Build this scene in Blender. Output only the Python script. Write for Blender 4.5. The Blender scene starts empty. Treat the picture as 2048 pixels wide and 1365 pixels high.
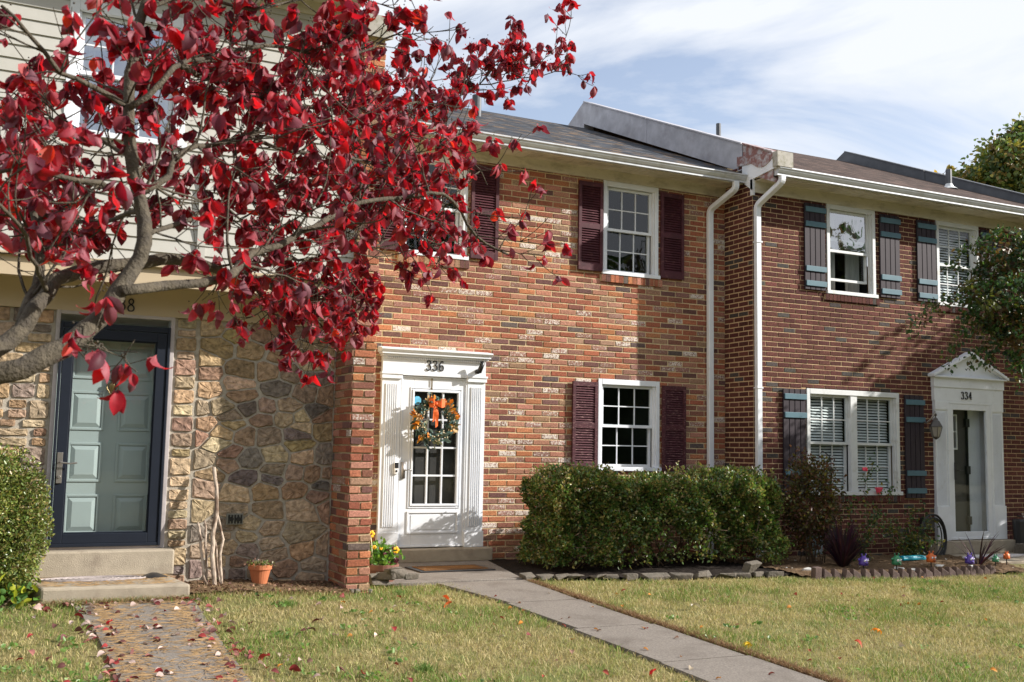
import bpy, math, random
import numpy as np
from mathutils import Vector, Matrix
random.seed(7); RS = np.random.RandomState(11)
sc = bpy.context.scene
R = math.radians
# ---------------------------------------------------------------- camera
YAW, PIT, ROL, FPX = R(-25.894), R(5.898), R(1.0573), 2114.6
CH = 1.33                                   # camera height over the doorstep slab level
cy_, sy_, cp_, sp_ = math.cos(YAW), math.sin(YAW), math.cos(PIT), math.sin(PIT)
FW = np.array([-sy_*cp_, cy_*cp_, sp_]); R0 = np.array([cy_, sy_, 0.0]); U0 = np.cross(R0, FW)
RT = R0*math.cos(ROL) + U0*math.sin(ROL); UP = U0*math.cos(ROL) - R0*math.sin(ROL)
cam = bpy.data.cameras.new('camera'); co = bpy.data.objects.new('camera', cam); sc.collection.objects.link(co)
co.matrix_world = Matrix(((RT[0], UP[0], -FW[0], 0), (RT[1], UP[1], -FW[1], 0), (RT[2], UP[2], -FW[2], CH), (0, 0, 0, 1)))
cam.sensor_width = 36; cam.lens = FPX/2048*36; cam.clip_end = 500; cam.clip_start = .05
cam.dof.use_dof = True; cam.dof.focus_distance = 12.5; cam.dof.aperture_fstop = 7.1
sc.camera = co
# ---------------------------------------------------------------- light
AZ, EL = R(64.5), R(27)                     # sun: azimuth from the facade normal towards +X, elevation
SD = Vector((math.sin(AZ)*math.cos(EL), -math.cos(AZ)*math.cos(EL), math.sin(EL)))
sl = bpy.data.lights.new('sun', 'SUN'); so = bpy.data.objects.new('sun', sl); sc.collection.objects.link(so)
so.rotation_euler = SD.to_track_quat('Z', 'Y').to_euler(); sl.energy = 5.0; sl.angle = R(.53); sl.color = (1, .945, .87)
w = bpy.data.worlds.new('World'); sc.world = w; w.use_nodes = True
nt = w.node_tree; nt.nodes.clear()
def N(nt, t, **k):
    n = nt.nodes.new(t)
    for a, b in k.items():
        if a.startswith('i_'):
            n.inputs[a[2:].replace('_', ' ')].default_value = b
        else: setattr(n, a, b)
    return n
def L(nt, a, b): nt.links.new(a, b)
def ramp(nt, stops, interp='LINEAR'):
    r = nt.nodes.new('ShaderNodeValToRGB'); r.color_ramp.interpolation = interp
    e = r.color_ramp.elements
    while len(e) < len(stops): e.new(.5)
    for s, (p, c) in zip(e, stops): s.position = p; s.color = (*c, 1) if len(c) == 3 else c
    return r
sky = N(nt, 'ShaderNodeTexSky', sky_type='NISHITA', sun_disc=False, sun_elevation=EL, sun_rotation=math.atan2(SD.x, SD.y), air_density=1.0, dust_density=1.0, ozone_density=1.5)
tc = N(nt, 'ShaderNodeTexCoord'); mp = N(nt, 'ShaderNodeMapping'); mp.inputs['Rotation'].default_value = (0, R(8), R(-25)); mp.inputs['Scale'].default_value = (1.0, 1.3, 3.6)
n1 = N(nt, 'ShaderNodeTexNoise', i_Scale=2.6, i_Detail=9, i_Roughness=.55, i_Distortion=.5)
n2 = N(nt, 'ShaderNodeTexNoise', i_Scale=.9, i_Detail=3)
L(nt, tc.outputs['Generated'], mp.inputs[0]); L(nt, mp.outputs[0], n1.inputs['Vector']); L(nt, mp.outputs[0], n2.inputs['Vector'])
ad = N(nt, 'ShaderNodeMath', operation='ADD'); L(nt, n1.outputs[0], ad.inputs[0]); L(nt, n2.outputs[0], ad.inputs[1])
cr = ramp(nt, [(.84, (0.12,)*3), (1.0, (.55,)*3), (1.17, (.98,)*3)]); 
hf = N(nt, 'ShaderNodeMath', operation='MULTIPLY', i_Value=1.0); 
sc1 = N(nt, 'ShaderNodeMath', operation='SUBTRACT'); L(nt, ad.outputs[0], sc1.inputs[0]); sc1.inputs[1].default_value = .55
cr.color_ramp.elements[0].position = .21; cr.color_ramp.elements[1].position = .30; cr.color_ramp.elements[2].position = .41
L(nt, sc1.outputs[0], cr.inputs[0])
cm = N(nt, 'ShaderNodeMix', data_type='RGBA'); cm.inputs[7].default_value = (6.6, 6.85, 7.3, 1)
L(nt, cr.outputs[0], cm.inputs[0])
gs = N(nt, 'ShaderNodeMix', data_type='RGBA', blend_type='MULTIPLY'); gs.inputs[0].default_value = 1; gs.inputs[7].default_value = (1.75, 1.5, 1.4, 1)
L(nt, sky.outputs[0], gs.inputs[6]); L(nt, gs.outputs[2], cm.inputs[6])
bg = N(nt, 'ShaderNodeBackground', i_Strength=.083); L(nt, cm.outputs[2], bg.inputs[0])
wo = N(nt, 'ShaderNodeOutputWorld'); L(nt, bg.outputs[0], wo.inputs[0])
vs = sc.view_settings; vs.view_transform = 'Standard'; vs.look = 'None'; vs.exposure = 0.80; vs.gamma = 1
# ---------------------------------------------------------------- pixel -> place (calibrated from the photograph)
def ray(x, y): return (x-1024)*RT - (y-682.5)*UP + FPX*FW
O = np.array([0, 0, CH])
def onY(x, y, D): d = ray(x, y); return O + d*(D/d[1])
def onX(x, y, X): d = ray(x, y); return O + d*(X/d[0])
def dep(x, y, c): return O + ray(x, y)/FPX*c
def gz(x, y): return -.03*(9.9-min(max(y, -2), 9.9)) - .012*max(0, min(x, 15)-8) + .085*min(max((3.6-x)/1.6, 0), 1)*min(max((y-5)/4, 0), 1)
# ---------------------------------------------------------------- objects
def link(o): sc.collection.objects.link(o); return o
def tag(o, label=None, cat=None, group=None, kind=None):
    if label: o['label'] = label
    if cat: o['category'] = cat
    if group: o['group'] = group
    if kind: o['kind'] = kind
    return o
def thing(name, label, cat, loc=(0, 0, 0), group=None):
    o = link(bpy.data.objects.new(name, None)); o.location = loc; o.empty_display_size = .2
    return tag(o, label, cat, group)
def put(o, parent):
    if parent is not None:
        o.parent = parent
        if parent.type == 'EMPTY' and parent.parent is None: o.location = -parent.location
    return o
class MB:
    def __init__(s): s.v, s.f, s.m, s.c = [], [], [], []
    def add(s, vs, fs, m=0, c=(1, 1, 1, 1)):
        b = len(s.v); s.v += [tuple(p) for p in vs]
        for f in fs: s.f.append(tuple(b+i for i in f)); s.m.append(m); s.c.append(c)
    def box(s, x0, x1, y0, y1, z0, z1, m=0, c=(1, 1, 1, 1)):
        s.add([(x0, y0, z0), (x1, y0, z0), (x1, y1, z0), (x0, y1, z0), (x0, y0, z1), (x1, y0, z1), (x1, y1, z1), (x0, y1, z1)],
              [(0, 3, 2, 1), (4, 5, 6, 7), (0, 1, 5, 4), (1, 2, 6, 5), (2, 3, 7, 6), (3, 0, 4, 7)], m, c)
    def quad(s, a, b, c_, d, m=0, c=(1, 1, 1, 1)): s.add([a, b, c_, d], [(0, 1, 2, 3)], m, c)
    def prism(s, pts, axis, a, b, m=0, c=(1, 1, 1, 1)):      # pts 2-D polygon, extruded along axis from a to b
        def P(p, t): return {'y': (p[0], t, p[1]), 'x': (t, p[0], p[1]), 'z': (p[0], p[1], t)}[axis]
        n = len(pts); v = [P(p, a) for p in pts] + [P(p, b) for p in pts]
        s.add(v, [tuple(range(n)), tuple(range(2*n-1, n-1, -1))] + [(i, i+n, (i+1) % n+n, (i+1) % n) for i in range(n)], m, c)
    def tube(s, pts, rad, n=8, m=0, c=(1, 1, 1, 1), cap=True, flat=1.0):
        pts = [Vector(p) for p in pts]; k = len(pts)
        if not hasattr(rad, '__len__'): rad = [rad]*k
        b = len(s.v); t0 = (pts[1]-pts[0]).normalized(); u = t0.orthogonal().normalized()
        for i, p in enumerate(pts):
            t = (pts[min(i+1, k-1)]-pts[max(i-1, 0)]).normalized(); u = (u - t*u.dot(t)).normalized(); w_ = t.cross(u)
            for j in range(n):
                a = 2*math.pi*j/n; s.v.append(tuple(p + u*math.cos(a)*rad[i] + w_*math.sin(a)*rad[i]*flat))
        for i in range(k-1):
            for j in range(n): s.f.append((b+i*n+j, b+i*n+(j+1) % n, b+(i+1)*n+(j+1) % n, b+(i+1)*n+j)); s.m.append(m); s.c.append(c)
        if cap:
            s.f.append(tuple(b+j for j in range(n-1, -1, -1))); s.m.append(m); s.c.append(c)
            s.f.append(tuple(b+(k-1)*n+j for j in range(n))); s.m.append(m); s.c.append(c)
    def lathe(s, prof, o=(0, 0, 0), n=20, m=0, c=(1, 1, 1, 1), axis='z'):
        b = len(s.v)
        for r, z in prof:
            for j in range(n):
                a = 2*math.pi*j/n; x, y = r*math.cos(a), r*math.sin(a)
                s.v.append((o[0]+x, o[1]+y, o[2]+z) if axis == 'z' else (o[0]+x, o[1]-z, o[2]+y))
        for i in range(len(prof)-1):
            for j in range(n): s.f.append((b+i*n+j, b+i*n+(j+1) % n, b+(i+1)*n+(j+1) % n, b+(i+1)*n+j)); s.m.append(m); s.c.append(c)
    def ball(s, o, r, n=8, m=0, c=(1, 1, 1, 1), sc_=(1, 1, 1)):
        b = len(s.v); k = n//2+1
        for i in range(k):
            t = math.pi*(i+.02)/(k-1+.04)
            for j in range(n):
                a = 2*math.pi*j/n; s.v.append((o[0]+r*sc_[0]*math.sin(t)*math.cos(a), o[1]+r*sc_[1]*math.sin(t)*math.sin(a), o[2]+r*sc_[2]*math.cos(t)))
        for i in range(k-1):
            for j in range(n): s.f.append((b+i*n+j, b+(i+1)*n+j, b+(i+1)*n+(j+1) % n, b+i*n+(j+1) % n)); s.m.append(m); s.c.append(c)
    def build(s, name, mats, parent=None, smooth=False, bevel=0):
        me = bpy.data.meshes.new(name); me.from_pydata(s.v, [], s.f)
        if not isinstance(mats, (list, tuple)): mats = [mats]
        for m in mats: me.materials.append(m)
        me.polygons.foreach_set('material_index', s.m)
        a = me.color_attributes.new('tint', 'FLOAT_COLOR', 'CORNER')
        cc = np.repeat(np.array([c if len(c) == 4 else (*c, 1) for c in s.c], dtype=np.float32), [len(f) for f in s.f], axis=0)
        a.data.foreach_set('color', cc.ravel())
        if smooth: me.polygons.foreach_set('use_smooth', [True]*len(s.f))
        me.update(); o = link(bpy.data.objects.new(name, me)); put(o, parent)
        if bevel:
            bm = o.modifiers.new('bevel', 'BEVEL'); bm.width = bevel; bm.segments = 2; bm.limit_method = 'ANGLE'
        return o
def bake(name, tv, tf, M, T, cols, mats, parent=None, smooth=True, midx=None):
    """N copies of a small leaf shape, transformed by M[N,3,3], T[N,3], as one mesh."""
    tv = np.asarray(tv, float); n, k = len(T), len(tv)
    V = (np.einsum('nij,kj->nki', M, tv) + T[:, None, :]).reshape(-1, 3)
    ls = [len(f) for f in tf]; flat = np.concatenate([np.array(f) for f in tf])
    loops = (flat[None, :] + (np.arange(n)*k)[:, None]).ravel()
    me = bpy.data.meshes.new(name); me.vertices.add(len(V)); me.vertices.foreach_set('co', V.ravel().astype(np.float32))
    me.loops.add(len(loops)); me.loops.foreach_set('vertex_index', loops.astype(np.int32))
    tot = np.tile(np.array(ls), n); st = np.concatenate([[0], np.cumsum(tot)[:-1]])
    me.polygons.add(len(tot)); me.polygons.foreach_set('loop_start', st.astype(np.int32)); me.polygons.foreach_set('loop_total', tot.astype(np.int32))
    if smooth: me.polygons.foreach_set('use_smooth', np.ones(len(tot), bool))
    me.update(calc_edges=True)
    a = me.color_attributes.new('tint', 'FLOAT_COLOR', 'CORNER')
    cc = np.concatenate([cols, np.ones((n, 1))], 1) if cols.shape[1] == 3 else cols
    a.data.foreach_set('color', np.repeat(cc, len(flat), axis=0).astype(np.float32).ravel())
    for m in (mats if isinstance(mats, (list, tuple)) else [mats]): me.materials.append(m)
    o = link(bpy.data.objects.new(name, me)); return put(o, parent)
def rots(n, d=None, spread=1.0, rs=RS):
    """random frames whose local +Y points along d (n,3)+noise"""
    r = rs.normal(size=(n, 3)); y = (d if d is not None else 0) + r*spread
    y /= np.linalg.norm(y, axis=1)[:, None]+1e-9
    z = rs.normal(size=(n, 3)); x = np.cross(y, z); x /= np.linalg.norm(x, axis=1)[:, None]+1e-9
    z = np.cross(x, y)
    return np.stack([x, y, z], 2)
# ---------------------------------------------------------------- materials
def mat(name, col=(.5, .5, .5), rough=.6, metal=0, spec=.5, tint=0, var=.12, vscale=8, bump=0, bscale=60, dirt=None, dirts=3.0, coat=0, darts=(.5, .65), aniso=None, trans=0):
    m = bpy.data.materials.new(name); m.use_nodes = True; nt = m.node_tree; b = nt.nodes['Principled BSDF']
    b.inputs['Roughness'].default_value = rough; b.inputs['Metallic'].default_value = metal; b.inputs['Specular IOR Level'].default_value = spec
    if coat: b.inputs['Coat Weight'].default_value = coat
    tc = N(nt, 'ShaderNodeTexCoord'); vec = tc.outputs['Object']
    if aniso:
        mp = N(nt, 'ShaderNodeMapping'); mp.inputs['Scale'].default_value = aniso; L(nt, vec, mp.inputs[0]); vec = mp.outputs[0]
    nz = N(nt, 'ShaderNodeTexNoise', i_Scale=vscale, i_Detail=6, i_Roughness=.6); L(nt, vec, nz.inputs['Vector'])
    mr = N(nt, 'ShaderNodeMapRange'); mr.inputs['From Min'].default_value = .3; mr.inputs['From Max'].default_value = .7; mr.inputs['To Min'].default_value = 1-var; mr.inputs['To Max'].default_value = 1+var
    L(nt, nz.outputs[0], mr.inputs[0])
    mx = N(nt, 'ShaderNodeMix', data_type='RGBA', blend_type='MULTIPLY'); mx.inputs[0].default_value = 1
    if tint:
        at = N(nt, 'ShaderNodeAttribute', attribute_name='tint'); L(nt, at.outputs['Color'], mx.inputs[6])
    else: mx.inputs[6].default_value = (*col, 1)
    L(nt, mr.outputs[0], mx.inputs[7]); out = mx.outputs[2]
    if dirt:
        dn = N(nt, 'ShaderNodeTexNoise', i_Scale=dirts, i_Detail=8, i_Roughness=.65); L(nt, vec, dn.inputs['Vector'])
        dr = ramp(nt, [(darts[0], (0,)*3), (darts[1], (1,)*3)]); L(nt, dn.outputs[0], dr.inputs[0])
        dm = N(nt, 'ShaderNodeMix', data_type='RGBA'); L(nt, dr.outputs[0], dm.inputs[0]); L(nt, out, dm.inputs[6]); dm.inputs[7].default_value = (*dirt, 1); out = dm.outputs[2]
    L(nt, out, b.inputs['Base Color'])
    if bump:
        bn = N(nt, 'ShaderNodeTexNoise', i_Scale=bscale, i_Detail=5); L(nt, vec, bn.inputs['Vector'])
        bp = N(nt, 'ShaderNodeBump', i_Strength=bump, i_Distance=.01); L(nt, bn.outputs[0], bp.inputs['Height']); L(nt, bp.outputs[0], b.inputs['Normal'])
    return m
def leafmat(name, trans=.4, rough=.45, tmul=(1, 1, 1), spec=.4, back=None):
    m = bpy.data.materials.new(name); m.use_nodes = True; nt = m.node_tree; b = nt.nodes['Principled BSDF']; out = nt.nodes['Material Output']
    at = N(nt, 'ShaderNodeAttribute', attribute_name='tint'); col = at.outputs['Color']
    if back:
        g = N(nt, 'ShaderNodeNewGeometry'); bm = N(nt, 'ShaderNodeMix', data_type='RGBA'); L(nt, g.outputs['Backfacing'], bm.inputs[0]); L(nt, col, bm.inputs[6])
        mb = N(nt, 'ShaderNodeMix', data_type='RGBA'); mb.inputs[0].default_value = .45; L(nt, col, mb.inputs[6]); mb.inputs[7].default_value = (*back, 1); L(nt, mb.outputs[2], bm.inputs[7]); col = bm.outputs[2]
        tc = N(nt, 'ShaderNodeTexCoord'); nz = N(nt, 'ShaderNodeTexNoise', i_Scale=60, i_Detail=4); L(nt, tc.outputs['Object'], nz.inputs['Vector'])
        mr = N(nt, 'ShaderNodeMapRange'); mr.inputs['To Min'].default_value = .55; mr.inputs['To Max'].default_value = 1.45; L(nt, nz.outputs[0], mr.inputs[0])
        mm = N(nt, 'ShaderNodeMix', data_type='RGBA', blend_type='MULTIPLY'); mm.inputs[0].default_value = 1; L(nt, col, mm.inputs[6]); L(nt, mr.outputs[0], mm.inputs[7]); col = mm.outputs[2]
    L(nt, col, b.inputs['Base Color']); b.inputs['Roughness'].default_value = rough; b.inputs['Specular IOR Level'].default_value = spec
    tr = N(nt, 'ShaderNodeBsdfTranslucent'); tm = N(nt, 'ShaderNodeMix', data_type='RGBA', blend_type='MULTIPLY'); tm.inputs[0].default_value = 1
    L(nt, at.outputs['Color'], tm.inputs[6]); tm.inputs[7].default_value = (*tmul, 1); L(nt, tm.outputs[2], tr.inputs[0])
    ms = N(nt, 'ShaderNodeMixShader'); ms.inputs[0].default_value = trans; L(nt, b.outputs[0], ms.inputs[1]); L(nt, tr.outputs[0], ms.inputs[2]); L(nt, ms.outputs[0], out.inputs[0])
    return m
def brickmat(name, white=(.62, .56, .5)):
    m = mat(name, tint=1, rough=.9, spec=.2, var=.4, vscale=60, bump=.5, bscale=140)
    nt = m.node_tree; b = nt.nodes['Principled BSDF']; src = b.inputs['Base Color'].links[0].from_socket
    at = N(nt, 'ShaderNodeAttribute', attribute_name='tint'); tc = N(nt, 'ShaderNodeTexCoord')
    nz = N(nt, 'ShaderNodeTexNoise', i_Scale=55, i_Detail=6, i_Roughness=.75); L(nt, tc.outputs['Object'], nz.inputs['Vector'])
    # alpha of the brick = how much old whitewash it keeps
    sub = N(nt, 'ShaderNodeMath', operation='SUBTRACT'); sub.inputs[0].default_value = 1.16; L(nt, at.outputs['Alpha'], sub.inputs[1])
    gt = N(nt, 'ShaderNodeMapRange'); L(nt, nz.outputs[0], gt.inputs[0]); L(nt, sub.outputs[0], gt.inputs['From Min'])
    ad = N(nt, 'ShaderNodeMath', operation='ADD'); ad.inputs[1].default_value = .07; L(nt, sub.outputs[0], ad.inputs[0]); L(nt, ad.outputs[0], gt.inputs['From Max'])
    mx = N(nt, 'ShaderNodeMix', data_type='RGBA'); L(nt, gt.outputs[0], mx.inputs[0]); L(nt, src, mx.inputs[6]); mx.inputs[7].default_value = (*white, 1)
    # broad weathering stains
    n3 = N(nt, 'ShaderNodeTexNoise', i_Scale=1.1, i_Detail=6); L(nt, tc.outputs['Object'], n3.inputs['Vector'])
    r3 = N(nt, 'ShaderNodeMapRange'); r3.inputs['From Min'].default_value = .35; r3.inputs['From Max'].default_value = .7; r3.inputs['To Min'].default_value = 1.08; r3.inputs['To Max'].default_value = .85; L(nt, n3.outputs[0], r3.inputs[0])
    m3 = N(nt, 'ShaderNodeMix', data_type='RGBA', blend_type='MULTIPLY'); m3.inputs[0].default_value = 1; L(nt, mx.outputs[2], m3.inputs[6]); L(nt, r3.outputs[0], m3.inputs[7])
    L(nt, m3.outputs[2], b.inputs['Base Color']); return m
def glassmat(name, strength=1.3, tintc=(.8, .85, .85), wav=.03):
    m = bpy.data.materials.new(name); m.use_nodes = True; nt = m.node_tree; nt.nodes.clear(); out = N(nt, 'ShaderNodeOutputMaterial')
    tr = N(nt, 'ShaderNodeBsdfTransparent'); tr.inputs[0].default_value = (*tintc, 1)
    gl = N(nt, 'ShaderNodeBsdfGlossy', i_Roughness=.015); gl.inputs[0].default_value = (.95, .97, 1, 1)
    tc = N(nt, 'ShaderNodeTexCoord'); nz = N(nt, 'ShaderNodeTexNoise', i_Scale=2.2, i_Detail=1); L(nt, tc.outputs['Object'], nz.inputs['Vector'])
    bp = N(nt, 'ShaderNodeBump', i_Strength=wav, i_Distance=.2); L(nt, nz.outputs[0], bp.inputs['Height']); L(nt, bp.outputs[0], gl.inputs['Normal'])
    lw = N(nt, 'ShaderNodeLayerWeight'); pw = N(nt, 'ShaderNodeMath', operation='POWER'); pw.inputs[1].default_value = 5; L(nt, lw.outputs['Facing'], pw.inputs[0])
    ma = N(nt, 'ShaderNodeMath', operation='MULTIPLY_ADD'); ma.inputs[1].default_value = .93; ma.inputs[2].default_value = .055; L(nt, pw.outputs[0], ma.inputs[0])
    mu = N(nt, 'ShaderNodeMath', operation='MULTIPLY', use_clamp=True); mu.inputs[1].default_value = strength; L(nt, ma.outputs[0], mu.inputs[0])
    ms = N(nt, 'ShaderNodeMixShader'); L(nt, mu.outputs[0], ms.inputs[0]); L(nt, tr.outputs[0], ms.inputs[1]); L(nt, gl.outputs[0], ms.inputs[2]); L(nt, ms.outputs[0], out.inputs[0])
    return m
M = {}
M['brick'] = brickmat('old_brick'); M['brick4'] = brickmat('red_brick')
M['mortar'] = mat('tan_mortar', (.56, .44, .27), .95, spec=.1, var=.2, vscale=30, bump=.6, bscale=200)
M['mortar4'] = mat('buff_mortar', (.52, .38, .23), .95, spec=.1, var=.15, vscale=30, bump=.4, bscale=200)
M['mortars'] = mat('grey_mortar', (.40, .36, .30), .95, spec=.1, var=.2, vscale=25, bump=.6, bscale=150)
M['stone'] = mat('field_stone', tint=1, rough=.95, spec=.15, var=.5, vscale=20, bump=1.3, bscale=26, dirt=(.10, .075, .07), dirts=9, darts=(.6, .76))
M['white'] = mat('white_paint', (.68, .71, .76), .5, var=.06, vscale=5, dirt=(.46, .46, .44), dirts=7, darts=(.6, .85))
M['whited'] = mat('weathered_white_paint', (.60, .62, .63), .55, var=.06, vscale=6, dirt=(.38, .36, .3), dirts=5, darts=(.56, .8))
M['cream'] = mat('weathered_cream_paint', (.54, .50, .41), .6, var=.1, vscale=3, dirt=(.24, .21, .15), dirts=3.5, darts=(.5, .78), aniso=(1, 1, 2.5))
M['beige'] = mat('beige_paint', (.46, .37, .25), .6, var=.05, vscale=2)
M['siding'] = mat('cream_siding', (.43, .42, .385), .5, var=.05, vscale=3, dirt=(.38, .36, .31), dirts=2, darts=(.5, .8))
M['shut'] = mat('maroon_shutter_paint', (.062, .017, .024), .6, spec=.25, var=.25, vscale=9, dirt=(.16, .07, .07), dirts=14, darts=(.55, .75))
M['shutd'] = mat('worn_maroon_shutter_paint', (.062, .017, .024), .65, spec=.25, var=.3, vscale=9, dirt=(.26, .15, .14), dirts=20, darts=(.55, .66), aniso=(1, 1, 5))
M['plum'] = mat('plum_shutter_paint', (.034, .026, .034), .6, spec=.2, var=.15, vscale=8, aniso=(6, 1, 1))
M['teal'] = mat('teal_batten_paint', (.075, .15, .19), .5, spec=.3, var=.1, vscale=8)
M['dark'] = mat('dark_room', (.018, .018, .02), .9, spec=.1)
M['darkgap'] = mat('dark_gap', (.02, .02, .02), .9, spec=.1)
M['curtain'] = mat('pale_curtain', (.35, .35, .34), .9, var=.2, vscale=3, aniso=(9, 1, .5))
M['blind'] = mat('white_blind', (.80, .81, .82), .5)
M['glass'] = glassmat('window_glass', 1.0); M['glassr'] = glassmat('reflective_window_glass', 7, wav=.06); M['storm'] = glassmat('storm_door_glass', .8, (.95, .98, .98), .01)
M['navy'] = mat('navy_black_metal', (.010, .014, .024), .5, spec=.25, var=.1)
M['sage'] = mat('sage_green_door_paint', (.32, .375, .37), .45, var=.04, vscale=5)
M['black'] = mat('black_metal', (.012, .012, .014), .4)
M['rubber'] = mat('black_rubber', (.02, .02, .022), .35, var=.2, vscale=20)
M['brass'] = mat('antique_brass', (.28, .2, .1), .35, metal=.9)
M['nickel'] = mat('brushed_nickel', (.34, .32, .30), .42, metal=.9)
M['galv'] = mat('galvanised_flashing', (.40, .40, .44), .55, metal=.15, var=.18, vscale=5, dirt=(.27, .26, .29), dirts=3, darts=(.5, .75), bump=.15, bscale=20)
M['rustm'] = mat('rust_stained_coping', (.40, .38, .40), .7, var=.2, vscale=8, dirt=(.22, .10, .09), dirts=9, darts=(.42, .56), bump=.3, bscale=40)
M['darkmetal'] = mat('dark_grey_coping', (.085, .09, .10), .5, metal=.3, var=.2, vscale=5)
M['coping'] = mat('lichen_grey_coping', (.36, .34, .30), .8, var=.2, vscale=9, dirt=(.2, .19, .13), dirts=12, darts=(.5, .65))
M['conc'] = mat('concrete_step', (.36, .31, .24), .9, spec=.2, var=.12, vscale=9, bump=.4, bscale=120, dirt=(.22, .18, .14), dirts=4, darts=(.52, .75))
M['concw'] = mat('concrete_walk', (.205, .182, .160), .9, spec=.2, var=.34, vscale=70, bump=.5, bscale=160, dirt=(.13, .11, .095), dirts=2.5, darts=(.5, .75))
M['mulch'] = mat('black_mulch', (.022, .017, .014), .95, spec=.1, var=.5, vscale=60, bump=1, bscale=90)
M['soil'] = mat('leafy_soil', (.13, .085, .05), .95, spec=.1, var=.45, vscale=40, bump=1, bscale=70)
M['lawnb'] = mat('lawn_soil', (.20, .17, .08), .95, spec=.1, var=.35, vscale=25, bump=1, bscale=80, dirt=(.13, .15, .05), dirts=2, darts=(.45, .65))
M['bark'] = mat('grey_bark', (.085, .072, .053), .9, spec=.2, var=.35, vscale=30, bump=1, bscale=90, dirt=(.07, .06, .048), dirts=16, darts=(.48, .6))
M['bark2'] = mat('brown_bark', (.13, .09, .06), .9, spec=.2, var=.35, vscale=30, bump=1, bscale=90)
M['drift'] = mat('bleached_driftwood', (.42, .34, .27), .85, spec=.2, var=.3, vscale=20, bump=.8, bscale=70, dirt=(.16, .11, .08), dirts=14, darts=(.5, .6), aniso=(1, 1, .35))
M['terra'] = mat('terracotta', (.46, .15, .06), .8, var=.12, vscale=15)
M['potb'] = mat('brown_clay_pot', (.20, .085, .06), .7, var=.15, vscale=15)
M['rock'] = mat('grey_garden_rock', (.13, .115, .095), .9, spec=.2, var=.3, vscale=12, bump=1, bscale=45, dirt=(.13, .11, .09), dirts=8, darts=(.5, .65))
M['edge'] = mat('mauve_edging_brick', (.12, .085, .075), .9, spec=.2, var=.25, vscale=14, bump=.8, bscale=90)
M['mat'] = mat('coir_mat', (.26, .13, .05), .95, spec=.1, var=.3, vscale=90, bump=1, bscale=300)
M['ribbon'] = mat('orange_ribbon', (.75, .13, .02), .6, var=.15, vscale=15)
M['plastic_p'] = mat('purple_plastic', (.10, .055, .32), .45); M['plastic_g'] = mat('green_plastic', (.035, .22, .10), .45); M['plastic_o'] = mat('orange_plastic', (.65, .14, .02), .45)
M['eye'] = mat('white_plastic', (.8, .8, .8), .3); M['cyan'] = mat('cyan_plastic', (.01, .32, .42), .35)
M['ubox'] = mat('grey_utility_paint', (.20, .25, .27), .5, var=.1); M['foil'] = mat('white_litter', (.6, .6, .58), .6)
M['sticker'] = mat('blue_sticker', (.12, .42, .6), .4, var=.3, vscale=30); M['pink'] = mat('pink_petal', (.75, .06, .12), .5)
M['vent'] = mat('vent_metal', (.25, .25, .24), .4, metal=.6)
M['glasslamp'] = mat('frosted_lamp_glass', (.30, .28, .25), .25)
M['leafr'] = leafmat('red_dogwood_leaf', .38, .58, (2.1, 1.2, 1.1), .35, back=(.30, .14, .17))
M['leafg'] = leafmat('green_leaf', .3, .42, (1.5, 1.6, 1.0)); M['leafh'] = leafmat('hedge_leaf', .25, .35, (1.5, 1.6, 1.0), .5)
M['grass'] = leafmat('grass_blade', .3, .6, (1.2, 1.2, 1.0), .25); M['litter'] = leafmat('fallen_leaf', .15, .7, (1.2, 1.2, 1), .3)
M['wleaf'] = leafmat('wreath_leaf', .15, .6, (1, 1, 1), .3)
def shingles(name, base, alt, warm):
    m = bpy.data.materials.new(name); m.use_nodes = True; nt = m.node_tree; b = nt.nodes['Principled BSDF']; b.inputs['Roughness'].default_value = .95; b.inputs['Specular IOR Level'].default_value = .15
    tc = N(nt, 'ShaderNodeTexCoord'); mp = N(nt, 'ShaderNodeMapping'); mp.inputs['Scale'].default_value = (1, 1.084, 0)
    L(nt, tc.outputs['Object'], mp.inputs[0])
    br = N(nt, 'ShaderNodeTexBrick', offset=.37, i_Scale=1, i_Mortar_Size=.004, i_Brick_Width=.17, i_Row_Height=.14); br.inputs['Color1'].default_value = (0, 0, 0, 1); br.inputs['Color2'].default_value = (1, 1, 1, 1); br.inputs['Mortar'].default_value = (0, 0, 0, 1)
    L(nt, mp.outputs[0], br.inputs['Vector'])
    cr = ramp(nt, [(0, base), (.35, alt), (.6, base), (.78, warm), (1, alt)]); L(nt, br.outputs['Color'], cr.inputs[0])
    mq = N(nt, 'ShaderNodeMapping'); mq.inputs['Scale'].default_value = (3.2, 13, 13); L(nt, tc.outputs['Object'], mq.inputs[0])
    nz = N(nt, 'ShaderNodeTexNoise', i_Scale=1, i_Detail=5, i_Roughness=.7); L(nt, mq.outputs[0], nz.inputs['Vector'])
    mr = N(nt, 'ShaderNodeMapRange'); mr.inputs['From Min'].default_value = .32; mr.inputs['From Max'].default_value = .68; mr.inputs['To Min'].default_value = .15; mr.inputs['To Max'].default_value = 1.9; L(nt, nz.outputs[0], mr.inputs[0])
    mx = N(nt, 'ShaderNodeMix', data_type='RGBA', blend_type='MULTIPLY'); mx.inputs[0].default_value = 1; L(nt, cr.outputs[0], mx.inputs[6]); L(nt, mr.outputs[0], mx.inputs[7]); L(nt, mx.outputs[2], b.inputs['Base Color'])
    bp = N(nt, 'ShaderNodeBump', i_Strength=.8, i_Distance=.02); L(nt, br.outputs['Color'], bp.inputs['Height']); L(nt, bp.outputs[0], b.inputs['Normal'])
    return m
M['roof6'] = shingles('slate_grey_shingles', (.024, .029, .038), (.06, .064, .074), (.13, .09, .06))
M['roof4'] = shingles('brown_shingles', (.042, .028, .024), (.068, .047, .04), (.10, .066, .054))
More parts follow.
